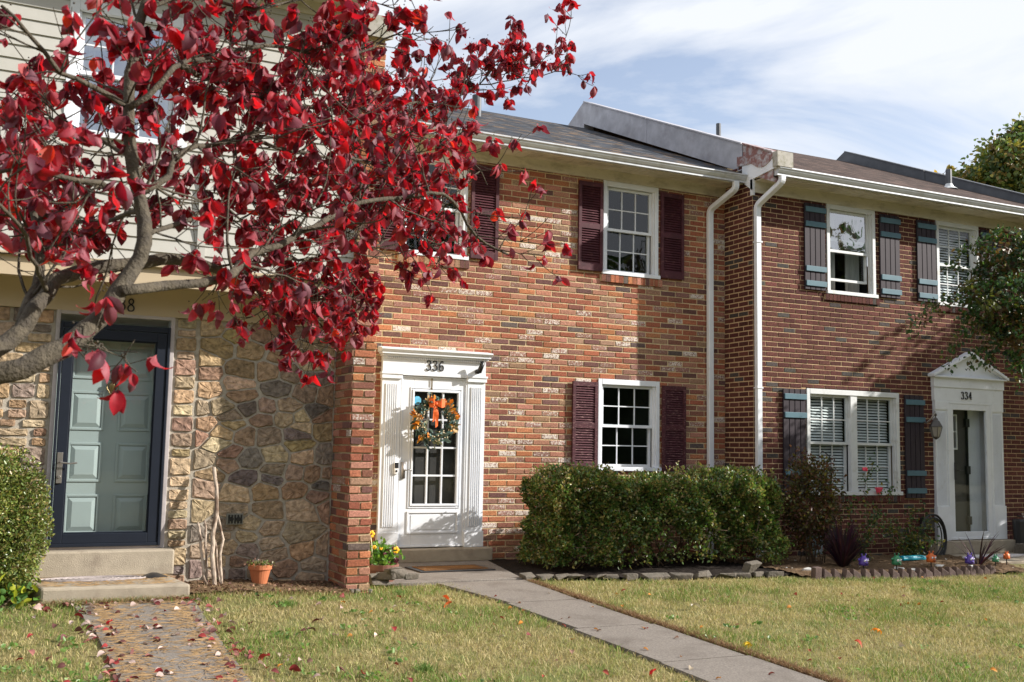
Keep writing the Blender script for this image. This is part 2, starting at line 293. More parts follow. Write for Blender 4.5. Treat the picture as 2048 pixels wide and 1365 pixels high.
# ---------------------------------------------------------------- brickwork
PAL6 = [((.32, .115, .065), 20), ((.27, .093, .057), 19), ((.38, .155, .075), 10), ((.35, .165, .115), 17), ((.20, .083, .06), 13), ((.14, .07, .06), 9), ((.11, .08, .075), 3), ((.28, .17, .11), 9)]
PAL4 = [((.098, .035, .028), 45), ((.085, .029, .025), 30), ((.12, .043, .034), 18), ((.068, .058, .055), 7)]
def pick(p):
    t = random.uniform(0, sum(w for _, w in p))
    for c, w_ in p:
        t -= w_
        if t <= 0: return c
def shade(c, j=.16):
    k = random.uniform(1-j, 1+j); return tuple(max(0, x*k*random.uniform(.95, 1.05)) for x in c)
def bricks(mb, P, u0, u1, v0, v1, bl, bh, pal, mt=.0145, wash=.12, holes=(), rough=1.0, half=.5, off=0, relief=.007, u_or=None):
    """P(u,v,d) -> point, d = distance out of the wall. Lays real bricks over [u0,u1]x[v0,v1] minus holes."""
    rows = int(math.ceil((v1-v0)/bh)); base = u0 if u_or is None else u_or
    for r in range(rows):
        a0, a1 = v0+r*bh+mt/2, min(v0+(r+1)*bh-mt/2, v1)
        if a1-a0 < .012: continue
        x = base - bl + (bl*half if (r+off) % 2 else 0)
        while x < u1:
            b0, b1 = max(x+mt/2, u0), min(x+bl-mt/2, u1); x += bl
            if b1-b0 < .015: continue
            segs = [(b0, b1, a0, a1)]
            for (h0, h1, k0, k1) in holes:
                ns = []
                for (p, q, s, t) in segs:
                    if h1 <= p or h0 >= q or k1 <= s or k0 >= t: ns.append((p, q, s, t)); continue
                    if s < k0-.012: ns.append((p, q, s, k0)); continue
                    if t > k1+.012: ns.append((p, q, k1, t)); continue
                    if h0-p > .015: ns.append((p, h0-.004, s, t))
                    if q-h1 > .015: ns.append((h1+.004, q, s, t))
                segs = ns
            c = (*shade(pick(pal)), 0)
            if random.random() < wash: c = (*shade((.25, .13, .10)), random.uniform(.52, .74))
            elif random.random() < .35 and wash > 0: c = (*c[:3], random.uniform(.42, .50))
            for (p, q, s, t) in segs:
                e = .0022*rough; j = lambda: random.uniform(-e, e)
                h = relief+random.uniform(-.0025, .003)*rough; bv = .0045
                o_ = [(p+j(), s+j()), (q+j(), s+j()), (q+j(), t+j()), (p+j(), t+j())]
                i_ = [(o_[0][0]+bv, o_[0][1]+bv), (o_[1][0]-bv, o_[1][1]+bv), (o_[2][0]-bv, o_[2][1]-bv), (o_[3][0]+bv, o_[3][1]-bv)]
                mb.add([P(a, b, -.002) for a, b in o_]+[P(a, b, h-.003) for a, b in o_]+[P(a, b, h+j()*.6) for a, b in i_],
                       [(0, 1, 5, 4), (1, 2, 6, 5), (2, 3, 7, 6), (3, 0, 4, 7), (4, 5, 9, 8), (5, 6, 10, 9), (6, 7, 11, 10), (7, 4, 8, 11), (8, 9, 10, 11)], 0, c)
def wallplate(mb, P, u0, u1, v0, v1, holes, m):
    us = sorted({u0, u1, *[h[0] for h in holes], *[h[1] for h in holes]}); vs_ = sorted({v0, v1, *[h[2] for h in holes], *[h[3] for h in holes]})
    for a, b in zip(us, us[1:]):
        for c, d in zip(vs_, vs_[1:]):
            if any(h[0] <= (a+b)/2 <= h[1] and h[2] <= (c+d)/2 <= h[3] for h in holes): continue
            mb.quad(P(a, c, 0), P(b, c, 0), P(b, d, 0), P(a, d, 0), m)
    for (a, b, c, d) in holes:                       # reveals
        for p, q in (((a, c), (a, d)), ((b, d), (b, c)), ((b, c), (a, c)), ((a, d), (b, d))):
            mb.quad(P(*p, 0), P(*q, 0), P(*q, -.14), P(*p, -.14), m)
def soldier(mb, x0, x1, z0, z1, y, pal, out=.035):
    n = int(round((x1-x0)/.068)); w_ = (x1-x0)/n
    for i in range(n):
        c = (*shade(pick(pal)), .4 if random.random() < .15 else 0); a, b = x0+i*w_+.005, x0+(i+1)*w_-.005; o_ = out+random.uniform(-.002, .002)
        mb.add([(a, y+.01, z0), (b, y+.01, z0), (b, y-o_, z0), (a, y-o_, z0), (a, y+.01, z1), (b, y+.01, z1), (b, y-o_, z1-.02), (a, y-o_, z1-.02)], [(0, 1, 2, 3), (4, 7, 6, 5), (2, 6, 7, 3), (1, 5, 6, 2), (0, 3, 7, 4)], 0, c)
    mb.box(x0, x1, y-out+.006, y+.01, z0+.003, z1-.026, 1)
# ---------------------------------------------------------------- digits written with a broad nib
DIG = {'3': [[(.12, .82), (.2, .95), (.42, 1.0), (.66, .93), (.72, .77), (.6, .62), (.38, .56)], [(.38, .56), (.66, .5), (.8, .33), (.7, .1), (.42, 0), (.16, .05), (.06, .2)]],
       '6': [[(.78, .9), (.6, 1.0), (.38, .92), (.18, .68), (.1, .36), (.2, .1), (.45, 0), (.7, .08), (.82, .3), (.72, .5), (.48, .57), (.26, .48), (.14, .32)]],
       '4': [[(.66, 0), (.66, .5), (.66, 1.0)], [(.66, 1.0), (.36, .64), (.04, .28)], [(.04, .28), (.45, .28), (.9, .28)], [(.46, .0), (.66, .0), (.88, .0)]],
       '8': [[(.45, .54), (.22, .66), (.18, .84), (.45, 1.0), (.72, .86), (.68, .66), (.45, .54), (.18, .4), (.08, .2), (.22, .03), (.46, 0), (.74, .06), (.84, .24), (.72, .42), (.45, .54)]]}
def digits(text, x, z, h, y, parent, m, gap=1.05, th=.012):
    for ch in text:
        mb = MB()
        for st in DIG[ch]:
            P = []
            for i in range(len(st)-1):               # Catmull-Rom
                p0, p1, p2, p3 = st[max(i-1, 0)], st[i], st[i+1], st[min(i+2, len(st)-1)]
                for k in range(5):
                    t = k/5; P.append(tuple(.5*(2*b+(c-a)*t+(2*a-5*b+4*c-d)*t*t+(3*b-a-3*c+d)*t**3) for a, b, c, d in zip(p0, p1, p2, p3)) if len(st) > 3 else tuple(b+(c-b)*t for b, c in zip(p1, p2)))
            P.append(st[-1]); L_, Rr = [], []
            for i, (a, b) in enumerate(P):
                q, r_ = P[max(i-1, 0)], P[min(i+1, len(P)-1)]; dx, dy = r_[0]-q[0], r_[1]-q[1]; d = math.hypot(dx, dy)+1e-9
                wd = .035+.055*abs(dy/d); nx, ny = -dy/d*wd, dx/d*wd
                L_.append((a+nx, b+ny)); Rr.append((a-nx, b-ny))
            W = h*.62; f = lambda p, yy: (x+p[0]*W, yy, z+p[1]*h)
            n = len(P)
            mb.add([f(p, y) for p in L_]+[f(p, y) for p in Rr]+[f(p, y-th) for p in L_]+[f(p, y-th) for p in Rr],
                   [(2*n+i, 3*n+i, 3*n+i+1, 2*n+i+1) for i in range(n-1)]+[(i, 2*n+i, 2*n+i+1, i+1) for i in range(n-1)]+[(n+i, n+i+1, 3*n+i+1, 3*n+i) for i in range(n-1)])
        mb.build('house_number', m, parent); x += h*.62*gap
# ---------------------------------------------------------------- windows, shutters, gutters
def bar(mb, x0, x1, z0, z1, y, t, m=0): mb.box(x0, x1, y-t, y, z0, z1, m)
def sash(mb, x0, x1, z0, z1, y, t=.035, fr=.035, cols=3, rows=2, mu=.014):
    for a in ((x0, x0+fr, z0, z1), (x1-fr, x1, z0, z1), (x0+fr, x1-fr, z0, z0+fr), (x0+fr, x1-fr, z1-fr, z1)): bar(mb, *a, y, t)
    for i in range(1, cols): c = x0+fr+(x1-x0-2*fr)*i/cols; bar(mb, c-mu/2, c+mu/2, z0+fr, z1-fr, y-.009, t-.018)
    for i in range(1, rows): c = z0+fr+(z1-z0-2*fr)*i/rows; bar(mb, x0+fr, x1-fr, c-mu/2, c+mu/2, y-.0105, t-.021)
def window(house, x0, x1, z0, z1, Y, Wm, gl, cols=3, rows=2, back='dark', raised=0, muntin=True, head=.05, doubles=1, cas=.055, inset=.05, label=None, lowmunt=True):
    mb = MB(); y = Y
    bar(mb, x0, x0+cas, z0, z1, y+.03, .05); bar(mb, x1-cas, x1, z0, z1, y+.03, .05); bar(mb, x0+cas, x1-cas, z1-cas-head*.3, z1, y+.03, .052); bar(mb, x0-.02, x1+.02, z0-.03, z0+.02, y+.03, .075)
    bar(mb, x0+cas, x0+cas+.02, z0+.02, z1-cas-head*.3, y+.06, .055); bar(mb, x1-cas-.02, x1-cas, z0+.02, z1-cas-head*.3, y+.06, .055)
    W_ = mb.build('window', Wm, house, bevel=.004)
    if label: W_['label'] = label
    a0, a1, b0, b1 = x0+cas+.02, x1-cas-.02, z0+.02, z1-cas-head*.3
    n = doubles; wid = (a1-a0-(n-1)*.12)/n
    for k in range(n):
        s0 = a0+k*(wid+.12); s1 = s0+wid; zm = (b0+b1)/2
        if k: m_ = MB(); bar(m_, s0-.12, s0, b0, b1, y+.055, .065); m_.build('mullion', Wm, W_, bevel=.004)
        u = MB(); sash(u, s0, s1, zm-.02, b1, y+.075, cols=cols if muntin else 1, rows=rows if muntin else 1); u.build('upper_sash', Wm, W_)
        l = MB(); sash(l, s0, s1, b0+raised, zm+.02+raised, y+.115, cols=cols if lowmunt else 1, rows=rows if lowmunt else 1); l.build('lower_sash', Wm, W_)
        g = MB(); g.quad((s0+.03, y+.058, zm), (s1-.03, y+.058, zm), (s1-.03, y+.058, b1-.03), (s0+.03, y+.058, b1-.03)); g.build('pane', gl[0], W_)
        g = MB(); g.quad((s0+.03, y+.098, b0+.03+raised), (s1-.03, y+.098, b0+.03+raised), (s1-.03, y+.098, zm+raised), (s0+.03, y+.098, zm+raised)); g.build('pane', gl[1], W_)
        if back == 'blind':
            bl = MB(); z = b0+.03
            while z < b1-.02:
                bl.add([(s0+.02, y+.122, z-.012), (s1-.02, y+.122, z-.012), (s1-.02, y+.140, z+.014), (s0+.02, y+.140, z+.014)], [(0, 1, 2, 3)]); z += .040
            bl.build('blind', M['blind'], W_)
        if back == 'curtain':
            c = MB(); nn = 26
            for side in (0, 1):
                p = [(s0+.02+(side*(1-.36)+.36*i/nn)*(wid-.04), y+.22+.018*math.sin(i*1.7)) for i in range(nn+1)]
                for q, r_ in zip(p, p[1:]): c.quad((q[0], q[1], b0), (r_[0], r_[1], b0), (r_[0], r_[1], b1), (q[0], q[1], b1))
            c.build('curtain', M['curtain'], W_)
    rm = MB(); A, B, C_, D_ = x0+.02, x1-.02, z0, z1
    yb, yf = y+1.1, y+.13
    for q in (((A, yb, C_), (B, yb, C_), (B, yb, D_), (A, yb, D_)), ((A, yf, C_), (A, yb, C_), (A, yb, D_), (A, yf, D_)), ((B, yf, C_), (B, yf, D_), (B, yb, D_), (B, yb, C_)), ((A, yf, D_), (A, yb, D_), (B, yb, D_), (B, yf, D_)), ((A, yf, C_), (B, yf, C_), (B, yb, C_), (A, yb, C_))): rm.quad(*q)
    rm.build('dark_interior', M['dark'], W_)
    return W_
def louver(house, x0, x1, z0, z1, Y, m):
    mb = MB(); y = Y-.012; t = .032; st = .042
    bar(mb, x0, x0+st, z0, z1, y, t); bar(mb, x1-st, x1, z0, z1, y, t)
    zm = z0+(z1-z0)*.5; rails = ((z0, z0+.09), (zm-.035, zm+.035), (z1-.06, z1))
    for a, b in rails: bar(mb, x0+st, x1-st, a, b, y-.002, t-.004)
    for a, b in ((z0+.09, zm-.035), (zm+.035, z1-.06)):
        n = int((b-a)/.031); h = (b-a)/n
        for i in range(n):
            c = a+(i+.5)*h
            mb.add([(x0+st, y-.026, c-.014), (x1-st, y-.026, c-.014), (x1-st, y-.006, c+.013), (x0+st, y-.006, c+.013), (x0+st, y-.020, c-.017), (x1-st, y-.020, c-.017), (x1-st, y, c+.010), (x0+st, y, c+.010)], [(0, 1, 2, 3), (4, 7, 6, 5), (0, 4, 5, 1), (3, 2, 6, 7)])
    bar(mb, x0+st, x1-st, z0+.09, z1-.06, y, .002)
    mb.build('shutter', m, house)
def batten_shutter(house, x0, x1, z0, z1, Y, offs=(.07, .24)):
    mb = MB(); n = 4; wd = (x1-x0)/n; h = z1-z0
    for i in range(n): bar(mb, x0+i*wd+(.006 if i else 0), x0+(i+1)*wd-.006, z0, z1, Y-.012, .02)
    mb.box(x0, x1, Y-.016, Y-.008, z0+.003, z1-.003, 1)
    s = mb.build('shutter', [M['plum'], M['darkgap']], house, bevel=.002)
    for f in (offs[0], offs[1], 1-offs[1]-.0, 1-offs[0]+.0):
        c = z0+h*f; b = MB(); bar(b, x0+.01, x1+.006, c-.037, c+.037, Y-.033, .018); b.build('batten', M['teal'], s, bevel=.003)
def gutter(house, x0, x1, y, z, m, name='gutter'):
    mb = MB(); pr = [(0, 0), (-.10, 0), (-.12, -.003), (-.12, -.02), (-.106, -.027), (-.101, -.045), (-.08, -.074), (-.066, -.086), (-.066, -.108), (0, -.108)]
    pr = [(y+a, z+b) for a, b in pr]; mb.prism(pr, 'x', x0, x1); return mb.build(name, m, house)
def downspout(house, pts, m):
    mb = MB(); pts = [Vector(p) for p in pts]
    P = []                                            # rounded corners
    for i, p in enumerate(pts):
        if 0 < i < len(pts)-1:
            a, b = pts[i-1], pts[i+1]; ra = min(.06, (p-a).length*.45); rb = min(.06, (b-p).length*.45); A = p+(a-p).normalized()*ra; B = p+(b-p).normalized()*rb
            for k in range(5): t = k/4; P.append(A*(1-t)**2+p*2*t*(1-t)+B*t*t)
        else: P.append(p)
    w_, d_ = .042, .032; b0 = 0
    for i, p in enumerate(P):
        t = (P[min(i+1, len(P)-1)]-P[max(i-1, 0)]).normalized(); u = Vector((1, 0, 0)); u = (u-t*u.dot(t)).normalized(); v = t.cross(u)
        for a, b in ((-w_+.008, -d_), (w_-.008, -d_), (w_, -d_+.008), (w_, d_-.008), (w_-.008, d_), (-w_+.008, d_), (-w_, d_-.008), (-w_, -d_+.008)): mb.v.append(tuple(p+u*a+v*b))
    for i in range(len(P)-1):
        for j in range(8): mb.f.append((i*8+j, i*8+(j+1) % 8, (i+1)*8+(j+1) % 8, (i+1)*8+j)); mb.m.append(0); mb.c.append((1,)*4)
    mb.build('downspout', m, house)
# ================================================================ GROUND
g = MB(); ys = [-60, -2, 2, 5, 6, 7, 8, 8.5, 9, 9.9, 13, 60]; xs = [-60, -5, 0, 2, 2.4, 2.8, 3.2, 3.6, 6, 8, 11, 15, 60]
for a, b in zip(xs, xs[1:]):
    for c, d in zip(ys, ys[1:]): g.quad(*[(x, y, gz(x, y)-.012) for x, y in ((a, c), (b, c), (b, d), (a, d))])
tag(g.build('ground', M['lawnb']), kind='structure')
def strip(name, pts, dz, m, th=.05):
    """flat slab following the ground: pts = left/right pairs along its run"""
    mb = MB(); n = len(pts)
    for (a, b), (c, d) in zip(pts, pts[1:]):
        za = lambda p: gz(*p)+dz
        mb.quad((*a, za(a)), (*b, za(b)), (*d, za(d)), (*c, za(c)))
        mb.quad((*a, za(a)), (*c, za(c)), (*c, za(c)-th), (*a, za(a)-th)); mb.quad((*b, za(b)), (*b, za(b)-th), (*d, za(d)-th), (*d, za(d)))
    a, b = pts[0]; mb.quad((*a, za(a)), (*a, za(a)-th), (*b, za(b)-th), (*b, za(b)))
    return tag(mb.build(name, m), kind='structure')
seg = []
yy = 9.88
while yy > -2: seg.append(yy); yy -= 1.22
for i, (a, b) in enumerate(zip(seg, seg[1:])):           # slabs of the walk to the middle door, with joints
    o = strip('walk', [((4.22+.03*math.sin(b), b+.02), (4.93, b+.02)), ((4.2, a) if i else (4.02, a), (4.95, a) if i else (4.98, a))], .012, M['concw'])
a_ = strip('path', [((.78, 1.0), (1.40, 1.0)), ((.78, 5), (1.42, 5)), ((.72, 8), (1.50, 8)), ((.62, 9.22), (1.56, 9.22))], .008, M['concw'])
def slabm(name, poly, z, th, m, struct=True):
    mb = MB(); mb.prism(poly, 'z', z, z-th); o = mb.build(name, m, bevel=.01)
    return tag(o, kind='structure') if struct else o
slabm('doorstep_slab', [(3.2, 11.75), (3.3, 9.92), (4.98, 9.9), (5.4, 11.75)], .025, .1, M['concw'])
slabm('doorstep_slab', [(12.3, 11.14), (12.15, 10.0), (19, 9.7), (19, 11.14)], -.03, .1, M['conc'])
def bed(name, poly, z, m, amp=.02, kind='structure'):
    """bumpy soil sheet inside a polygon in x,y"""
    mb = MB(); x0, x1 = min(p[0] for p in poly), max(p[0] for p in poly); y0, y1 = min(p[1] for p in poly), max(p[1] for p in poly); st = .05
    def ins(x, y):
        c = False
        for (a, b), (d, e) in zip(poly, poly[1:]+poly[:1]):
            if (b > y) != (e > y) and x < (d-a)*(y-b)/(e-b)+a: c = not c
        return c
    nx, ny = int((x1-x0)/st)+2, int((y1-y0)/st)+2; hz = {}
    H = lambda i, j: hz.setdefault((i, j), random.uniform(0, amp))
    for i in range(nx):
        for j in range(ny):
            if ins(x0+(i+.5)*st, y0+(j+.5)*st):
                q = [(i, j), (i+1, j), (i+1, j+1), (i, j+1)]
                mb.quad(*[(x0+a*st, y0+b*st, gz(x0+a*st, y0+b*st)+z+H(a, b)) for a, b in q])
    return tag(mb.build(name, m, smooth=True), kind=kind)
bed('mulch_bed', [(5.0, 9.95), (6.3, 9.68), (7.9, 9.45), (8.2, 9.5), (8.2, 11.2), (8.9, 11.75), (5.4, 11.75)], .004, M['mulch'])
bed('garden_bed', [(8.2, 9.3), (11.6, 9.15), (12.15, 9.9), (12.25, 11.14), (8.2, 11.14)], .006, M['soil'], .03)
bed('soil_strip', [(1.5, 9.3), (2.96, 9.45), (2.96, 10.05), (1.42, 10.05)], .003, M['soil'], .025)
# ================================================================ HOUSE 336
Y6, Y4, Y3, YP = 11.76, 11.15, 10.06, 9.52
BL6, BH6, BL4, BH4 = .236, .0724, .2033, .0676
h6 = thing('townhouse', 'two-storey mottled orange brick townhouse with white front door in the middle', 'house', (6, 13, 0))
P6 = lambda u, v, d: (u, Y6-d, v)
holes6 = [(7.0, 7.86, 3.67, 4.9), (6.95, 7.89, 1.12, 2.27), (4.2, 5.2, .17, 2.25), (4.2, 5.06, 3.66, 4.9)]
mb = MB(); wallplate(mb, P6, 3.19, 8.97, -.15, 4.9, holes6, 1)
bricks(mb, P6, 3.19, 8.97, -.05, 4.9, BL6, BH6, PAL6, holes=holes6, wash=.22)
for (a, b, z) in ((6.97, 7.92, 3.655), (4.17, 5.1, 3.645)): soldier(mb, a, b, z-.115, z, Y6, PAL6)
mb.build('wall', [M['brick'], M['mortar']], h6)
mb = MB()                                              # party wall pier between the stone house and this one
PF = lambda u, v, d: (u, YP-d, v); PL = lambda u, v, d: (2.972-d, YP+u, v)
mb.box(2.980, 3.195, YP+.008, 16, -.2, 5.0, 1)
bricks(mb, PF, 2.974, 3.20, -.14, 5.25, .226, .0745, PAL6, wash=.06, half=.5, off=1, rough=1.6)
bricks(mb, PL, 0.0, 6.3, -.14, 5.25, .236, .0745, PAL6, wash=.05, half=.5, rough=1.6)
mb.prism([(YP-.0, 5.0), (YP+.0, 5.36), (15.75, 7.2), (15.75, 5.0)], 'x', 2.985, 3.19, 1)
mb.build('party_wall', [M['brick'], M['mortar']], h6)
mb = MB(); mb.prism([(YP-.06, 5.28), (YP-.06, 5.5), (15.75, 7.28+.12), (15.75, 7.05)], 'x', 2.92, 3.25); mb.build('coping', M['coping'], h6)
window(h6, 7.0, 7.86, 3.67, 4.89, Y6, M['white'], (M['glass'], M['glass']), label='upper white sash window between maroon shutters, beside the downspout')
window(h6, 6.95, 7.89, 1.12, 2.27, Y6, M['white'], (M['glass'], M['glass']), label='ground floor white sash window between worn maroon shutters')
window(h6, 4.2, 5.06, 3.66, 4.89, Y6, M['white'], (M['glass'], M['glass']), label='upper white sash window partly behind the red leaves')
for (a, b, c, d, m) in ((6.615, 6.975, 3.665, 4.83, 'shut'), (7.885, 8.255, 3.665, 4.83, 'shut'), (6.56, 6.925, 1.10, 2.22, 'shutd'), (7.92, 8.29, 1.10, 2.22, 'shutd'), (5.10, 5.47, 3.665, 4.83, 'shut'), (3.80, 4.165, 3.665, 4.83, 'shut')): louver(h6, a, b, c, d, Y6-.01, M[m])
def eave(house, x0, x1, Yw, Zw, over, zg, m, slot=True):
    """frieze board, boxed soffit with grooves, fascia"""
    mb = MB(); mb.box(x0, x1, Yw-.035, Yw, Zw, zg-.02, 0); mb.build('frieze_board', m, house)
    mb = MB(); y1 = Yw-over; n = int((x1-x0)/.15)
    for i in range(n): a = x0+(x1-x0)*i/n; b = x0+(x1-x0)*(i+1)/n; mb.box(a+.005, b-.005, y1, Yw-.035, zg-.078, zg-.06); mb.box((a+b)/2-.004, (a+b)/2+.004, y1, Yw-.035, zg-.081, zg-.0781)
    mb.box(x0, x1, y1, Yw-.035, zg-.068, zg-.05); mb.box(x0, x1, y1-.02, y1, zg-.11, zg-.0); mb.build('soffit', m, house)
ZG = 5.10
eave(h6, 3.25, 8.97, Y6, 4.89, .40, ZG, M['cream'])
M['gut'] = mat('aged_white_gutter_metal', (.52, .54, .57), .38, metal=.25, var=.08, vscale=5, dirt=(.33, .32, .3), dirts=4, darts=(.5, .8))
gutter(h6, 3.25, 8.955, Y6-.42, ZG+.005, M['gut'])
downspout(h6, [(8.80, Y6-.47, ZG-.1), (8.80, Y6-.47, ZG-.2), (8.685, Y6-.05, ZG-.42), (8.69, Y6-.05, -.02)], M['white'])
RM = .417
def roof(house, x0, x1, ye, ze, yr, m):
    mb = MB(); zr = ze+(yr-ye)*RM
    mb.add([(x0, ye, ze), (x1, ye, ze), (x1, yr, zr), (x0, yr, zr), (x0, yr+5, zr-5*RM), (x1, yr+5, zr-5*RM), (x0, ye, ze-.03), (x1, ye, ze-.03), (x0, yr+5, ze-.5), (x1, yr+5, ze-.5)],
           [(0, 1, 2, 3), (3, 2, 5, 4), (0, 6, 7, 1)]); mb.build('roof', m, house)
roof(h6, 3.19, 9.0, Y6-.50, ZG+.01, 15.75, M['roof6'])
def pipe(house, px, py, X_or, r, h, m, flash=True, Yp=None):
    dd = ray(px, py); z0_ = (CH-ZG-.01 + RM*(Yp)) if 0 else 0
    t_ = (ZG-CH-RM*Yp)/(dd[2]-RM*dd[1]); b = Vector(O+dd*t_); mb = MB(); mb.tube([b-Vector((0, 0, .1)), b+Vector((0, 0, h))], r, 12); mb.build('vent_pipe', m, house)
    if flash: f = MB(); f.lathe([(r*3.0, -.05), (r*1.6, .0), (r*1.08, .05)], tuple(b), 12); f.build('pipe_flashing', M['whited'], house)
pipe(h6, 953, 233, 0, .07, .32, M['darkmetal'], False, Y6-.5)
# back wall and sides so that the house is a solid
mb = MB(); mb.box(3.2, 8.98, 20.0, 20.2, -.1, 5.0); mb.build('rear_wall', M['mortar'], h6)
# door surround of 336
s = MB(); yd = Y6
for x in (4.015, 5.10):                                 # fluted pilasters
    s.box(x, x+.235, yd-.05, yd+.03, .175, 2.14)
    for k in range(6): a = x+.045+k*.026; s.box(a, a+.014, yd-.062, yd-.048, .42, 2.08)
    s.box(x-.008, x+.243, yd-.066, yd+.03, .175, .36); s.box(x-.01, x+.245, yd-.075, yd+.03, 2.14, 2.19); s.box(x-.018, x+.253, yd-.085, yd+.03, 2.19, 2.215)
s.box(4.015, 5.335, yd-.055, yd+.02, 2.215, 2.41); s.box(4.25, 5.10, yd-.075, yd+.02, 2.185, 2.225)
k = 4.06
while k < 5.30: s.box(k, k+.014, yd-.085, yd-.05, 2.375, 2.40); k += .026
s.box(4.0, 5.35, yd-.10, yd+.02, 2.402, 2.425); s.box(3.98, 5.37, yd-.13, yd+.02, 2.425, 2.445); s.prism([(yd+.02, 2.445), (yd-.13, 2.445), (yd-.16, 2.475), (yd-.16, 2.49), (yd+.02, 2.52)], 'x', 3.965, 5.385)
sr = s.build('door_surround', M['white'], h6, bevel=.003)
digits('336', 4.555, 2.255, .115, yd-.056, sr, M['black'], 1.12)
d = MB(); x0, x1, z0, z1 = 4.255, 5.10, .185, 2.18; yD = Y6+.0
def framed(mb, x0, x1, z0, z1, w_, y, t, m=0):
    for q in ((x0, x0+w_, z0, z1), (x1-w_, x1, z0, z1), (x0+w_, x1-w_, z0, z0+w_), (x0+w_, x1-w_, z1-w_, z1)): bar(mb, *q, y, t, m)
framed(d, x0, x1, z0, z1, .02, yD+.005, .05)
gx0, gx1, gz0, gz1 = 4.425, 4.985, .685, 2.0
for q in ((x0+.02, gx0, z0+.02, z1-.02), (gx1, x1-.02, z0+.02, z1-.02), (gx0, gx1, z0+.02, gz0), (gx0, gx1, gz1, z1-.02)): bar(d, *q, yD+.005, .035)
framed(d, gx0-.05, gx1+.05, gz0-.05, gz1+.05, .012, yD-.030, .01); framed(d, gx0-.025, gx1+.025, gz0-.025, gz1+.025, .025, yD-.030, .018)
framed(d, 4.37, 5.02, .34, .60, .022, yD-.030, .014); bar(d, 4.42, 4.97, .385, .555, yD-.030, .006)
for i in (1, 2): c = gx0+(gx1-gx0)*i/3; bar(d, c-.011, c+.011, gz0, gz1, yD, .028)
for i in (1, 2, 3): c = gz0+(gz1-gz0)*i/4; bar(d, gx0, gx1, c-.011, c+.011, yD+.0005, .028)
dr = d.build('front_door', M['white'], h6, bevel=.003)
p = MB(); p.quad((gx0, yD-.002, gz0), (gx1, yD-.002, gz0), (gx1, yD-.002, gz1), (gx0, yD-.002, gz1)); p.build('door_glass', M['glass'], dr)
p = MB(); p.box(4.2, 5.15, yD+.06, yD+.1, .17, 2.25); p.build('inner_door', mat('dark_brown_inner_door', (.045, .036, .036), .6), dr)
p = MB(); p.prism([(4.475+.05*math.cos(a), 1.895+.055*math.sin(a)) for a in [math.pi/8+i*math.pi/4 for i in range(8)]], 'y', yD-.004, yD-.008); p.build('security_sticker', M['sticker'], dr)
p = MB(); p.tube([(4.305, yD-.045, .98), (4.305, yD-.045, 1.17)], .028, 10); p.tube([(4.305, yD-.07, 1.08), (4.33, yD-.085, 1.075), (4.37, yD-.085, 1.085), (4.40, yD-.085, 1.07)], .007, 6); p.build('door_handle', M['nickel'], dr, smooth=True)
p = MB(); p.box(4.185, 4.235, yD-.085, yD-.05, 1.03, 1.165); b_ = p.build('video_doorbell', M['eye'], dr, bevel=.006)
p = MB(); p.box(4.187, 4.233, yD-.089, yD-.084, 1.10, 1.163); p.tube([(4.21, yD-.09, 1.065), (4.21, yD-.083, 1.065)], .013, 12); p.build('camera_face', M['black'], dr)
p = MB(); p.box(4.0, 5.42, 11.74, 11.77, .02, .175); p.box(4.0, 5.42, 11.58, 11.76, .022, .172); p.build('door_step', M['conc'], h6, bevel=.012)
l_ = thing('spotlight', 'small dark spotlight fixed at the right end of the white lintel over door 336', 'lamp', (5.24, 11.66, 2.3))
p = MB(); p.tube([(5.215, 11.70, 2.27), (5.215, 11.66, 2.27)], .03, 12); p.tube([(5.215, 11.66, 2.275), (5.225, 11.61, 2.30)], .012, 8); p.build('wall_mount', M['black'], l_, smooth=True)
p = MB(); p.tube([(5.205, 11.62, 2.255), (5.25, 11.59, 2.39)], [.032, .024], 12); p.build('lamp_head', M['black'], l_, smooth=True)
# ================================================================ HOUSE 334
h4 = thing('townhouse', 'two-storey dark red brick townhouse with plum and teal shutters on the right', 'house', (12, 13, 0))
P4 = lambda u, v, d: (u, Y4-d, v); Z4 = 4.85
holes4 = [(10.25, 11.15, 3.60, 4.86), (12.36, 13.25, 3.60, 4.86), (9.86, 11.55, .83, 2.25), (12.4, 13.45, .15, 2.35)]
mb = MB(); wallplate(mb, P4, 8.97, 15.2, -.25, Z4, holes4, 1)
bricks(mb, P4, 8.972, 15.2, -.20, Z4, BL4, BH4, PAL4, holes=holes4, wash=0, rough=.6, mt=.0105, relief=.006)
for (a, b, z) in ((10.2, 11.2, 3.585), (12.3, 13.3, 3.585), (9.8, 11.6, .815)): soldier(mb, a, b, z-.105, z, Y4, PAL4)
PR = lambda u, v, d: (8.97-d, Y4+u, v)
wallplate(mb, lambda u, v, d: (8.97-d, Y4+.61-u, v), 0, .61, -.25, 5.3, [], 1)
bricks(mb, lambda u, v, d: (8.97-d, Y4+.61-u, v), .0, .608, -.20, 5.25, BL4, BH4, PAL4, wash=0, rough=.6, half=.5, off=1, relief=.006, u_or=.003)
mb.build('wall', [M['brick4'], M['mortar4']], h4)
mb = MB(); mb.box(8.98, 9.15, Y4+.3, 16, 4.5, 5.0, 0); mb.prism([(Y4-.2, 5.0), (15.75, 6.9), (15.75, 5.0)], 'x', 8.985, 9.15); mb.build('party_wall', M['mortar4'], h4)
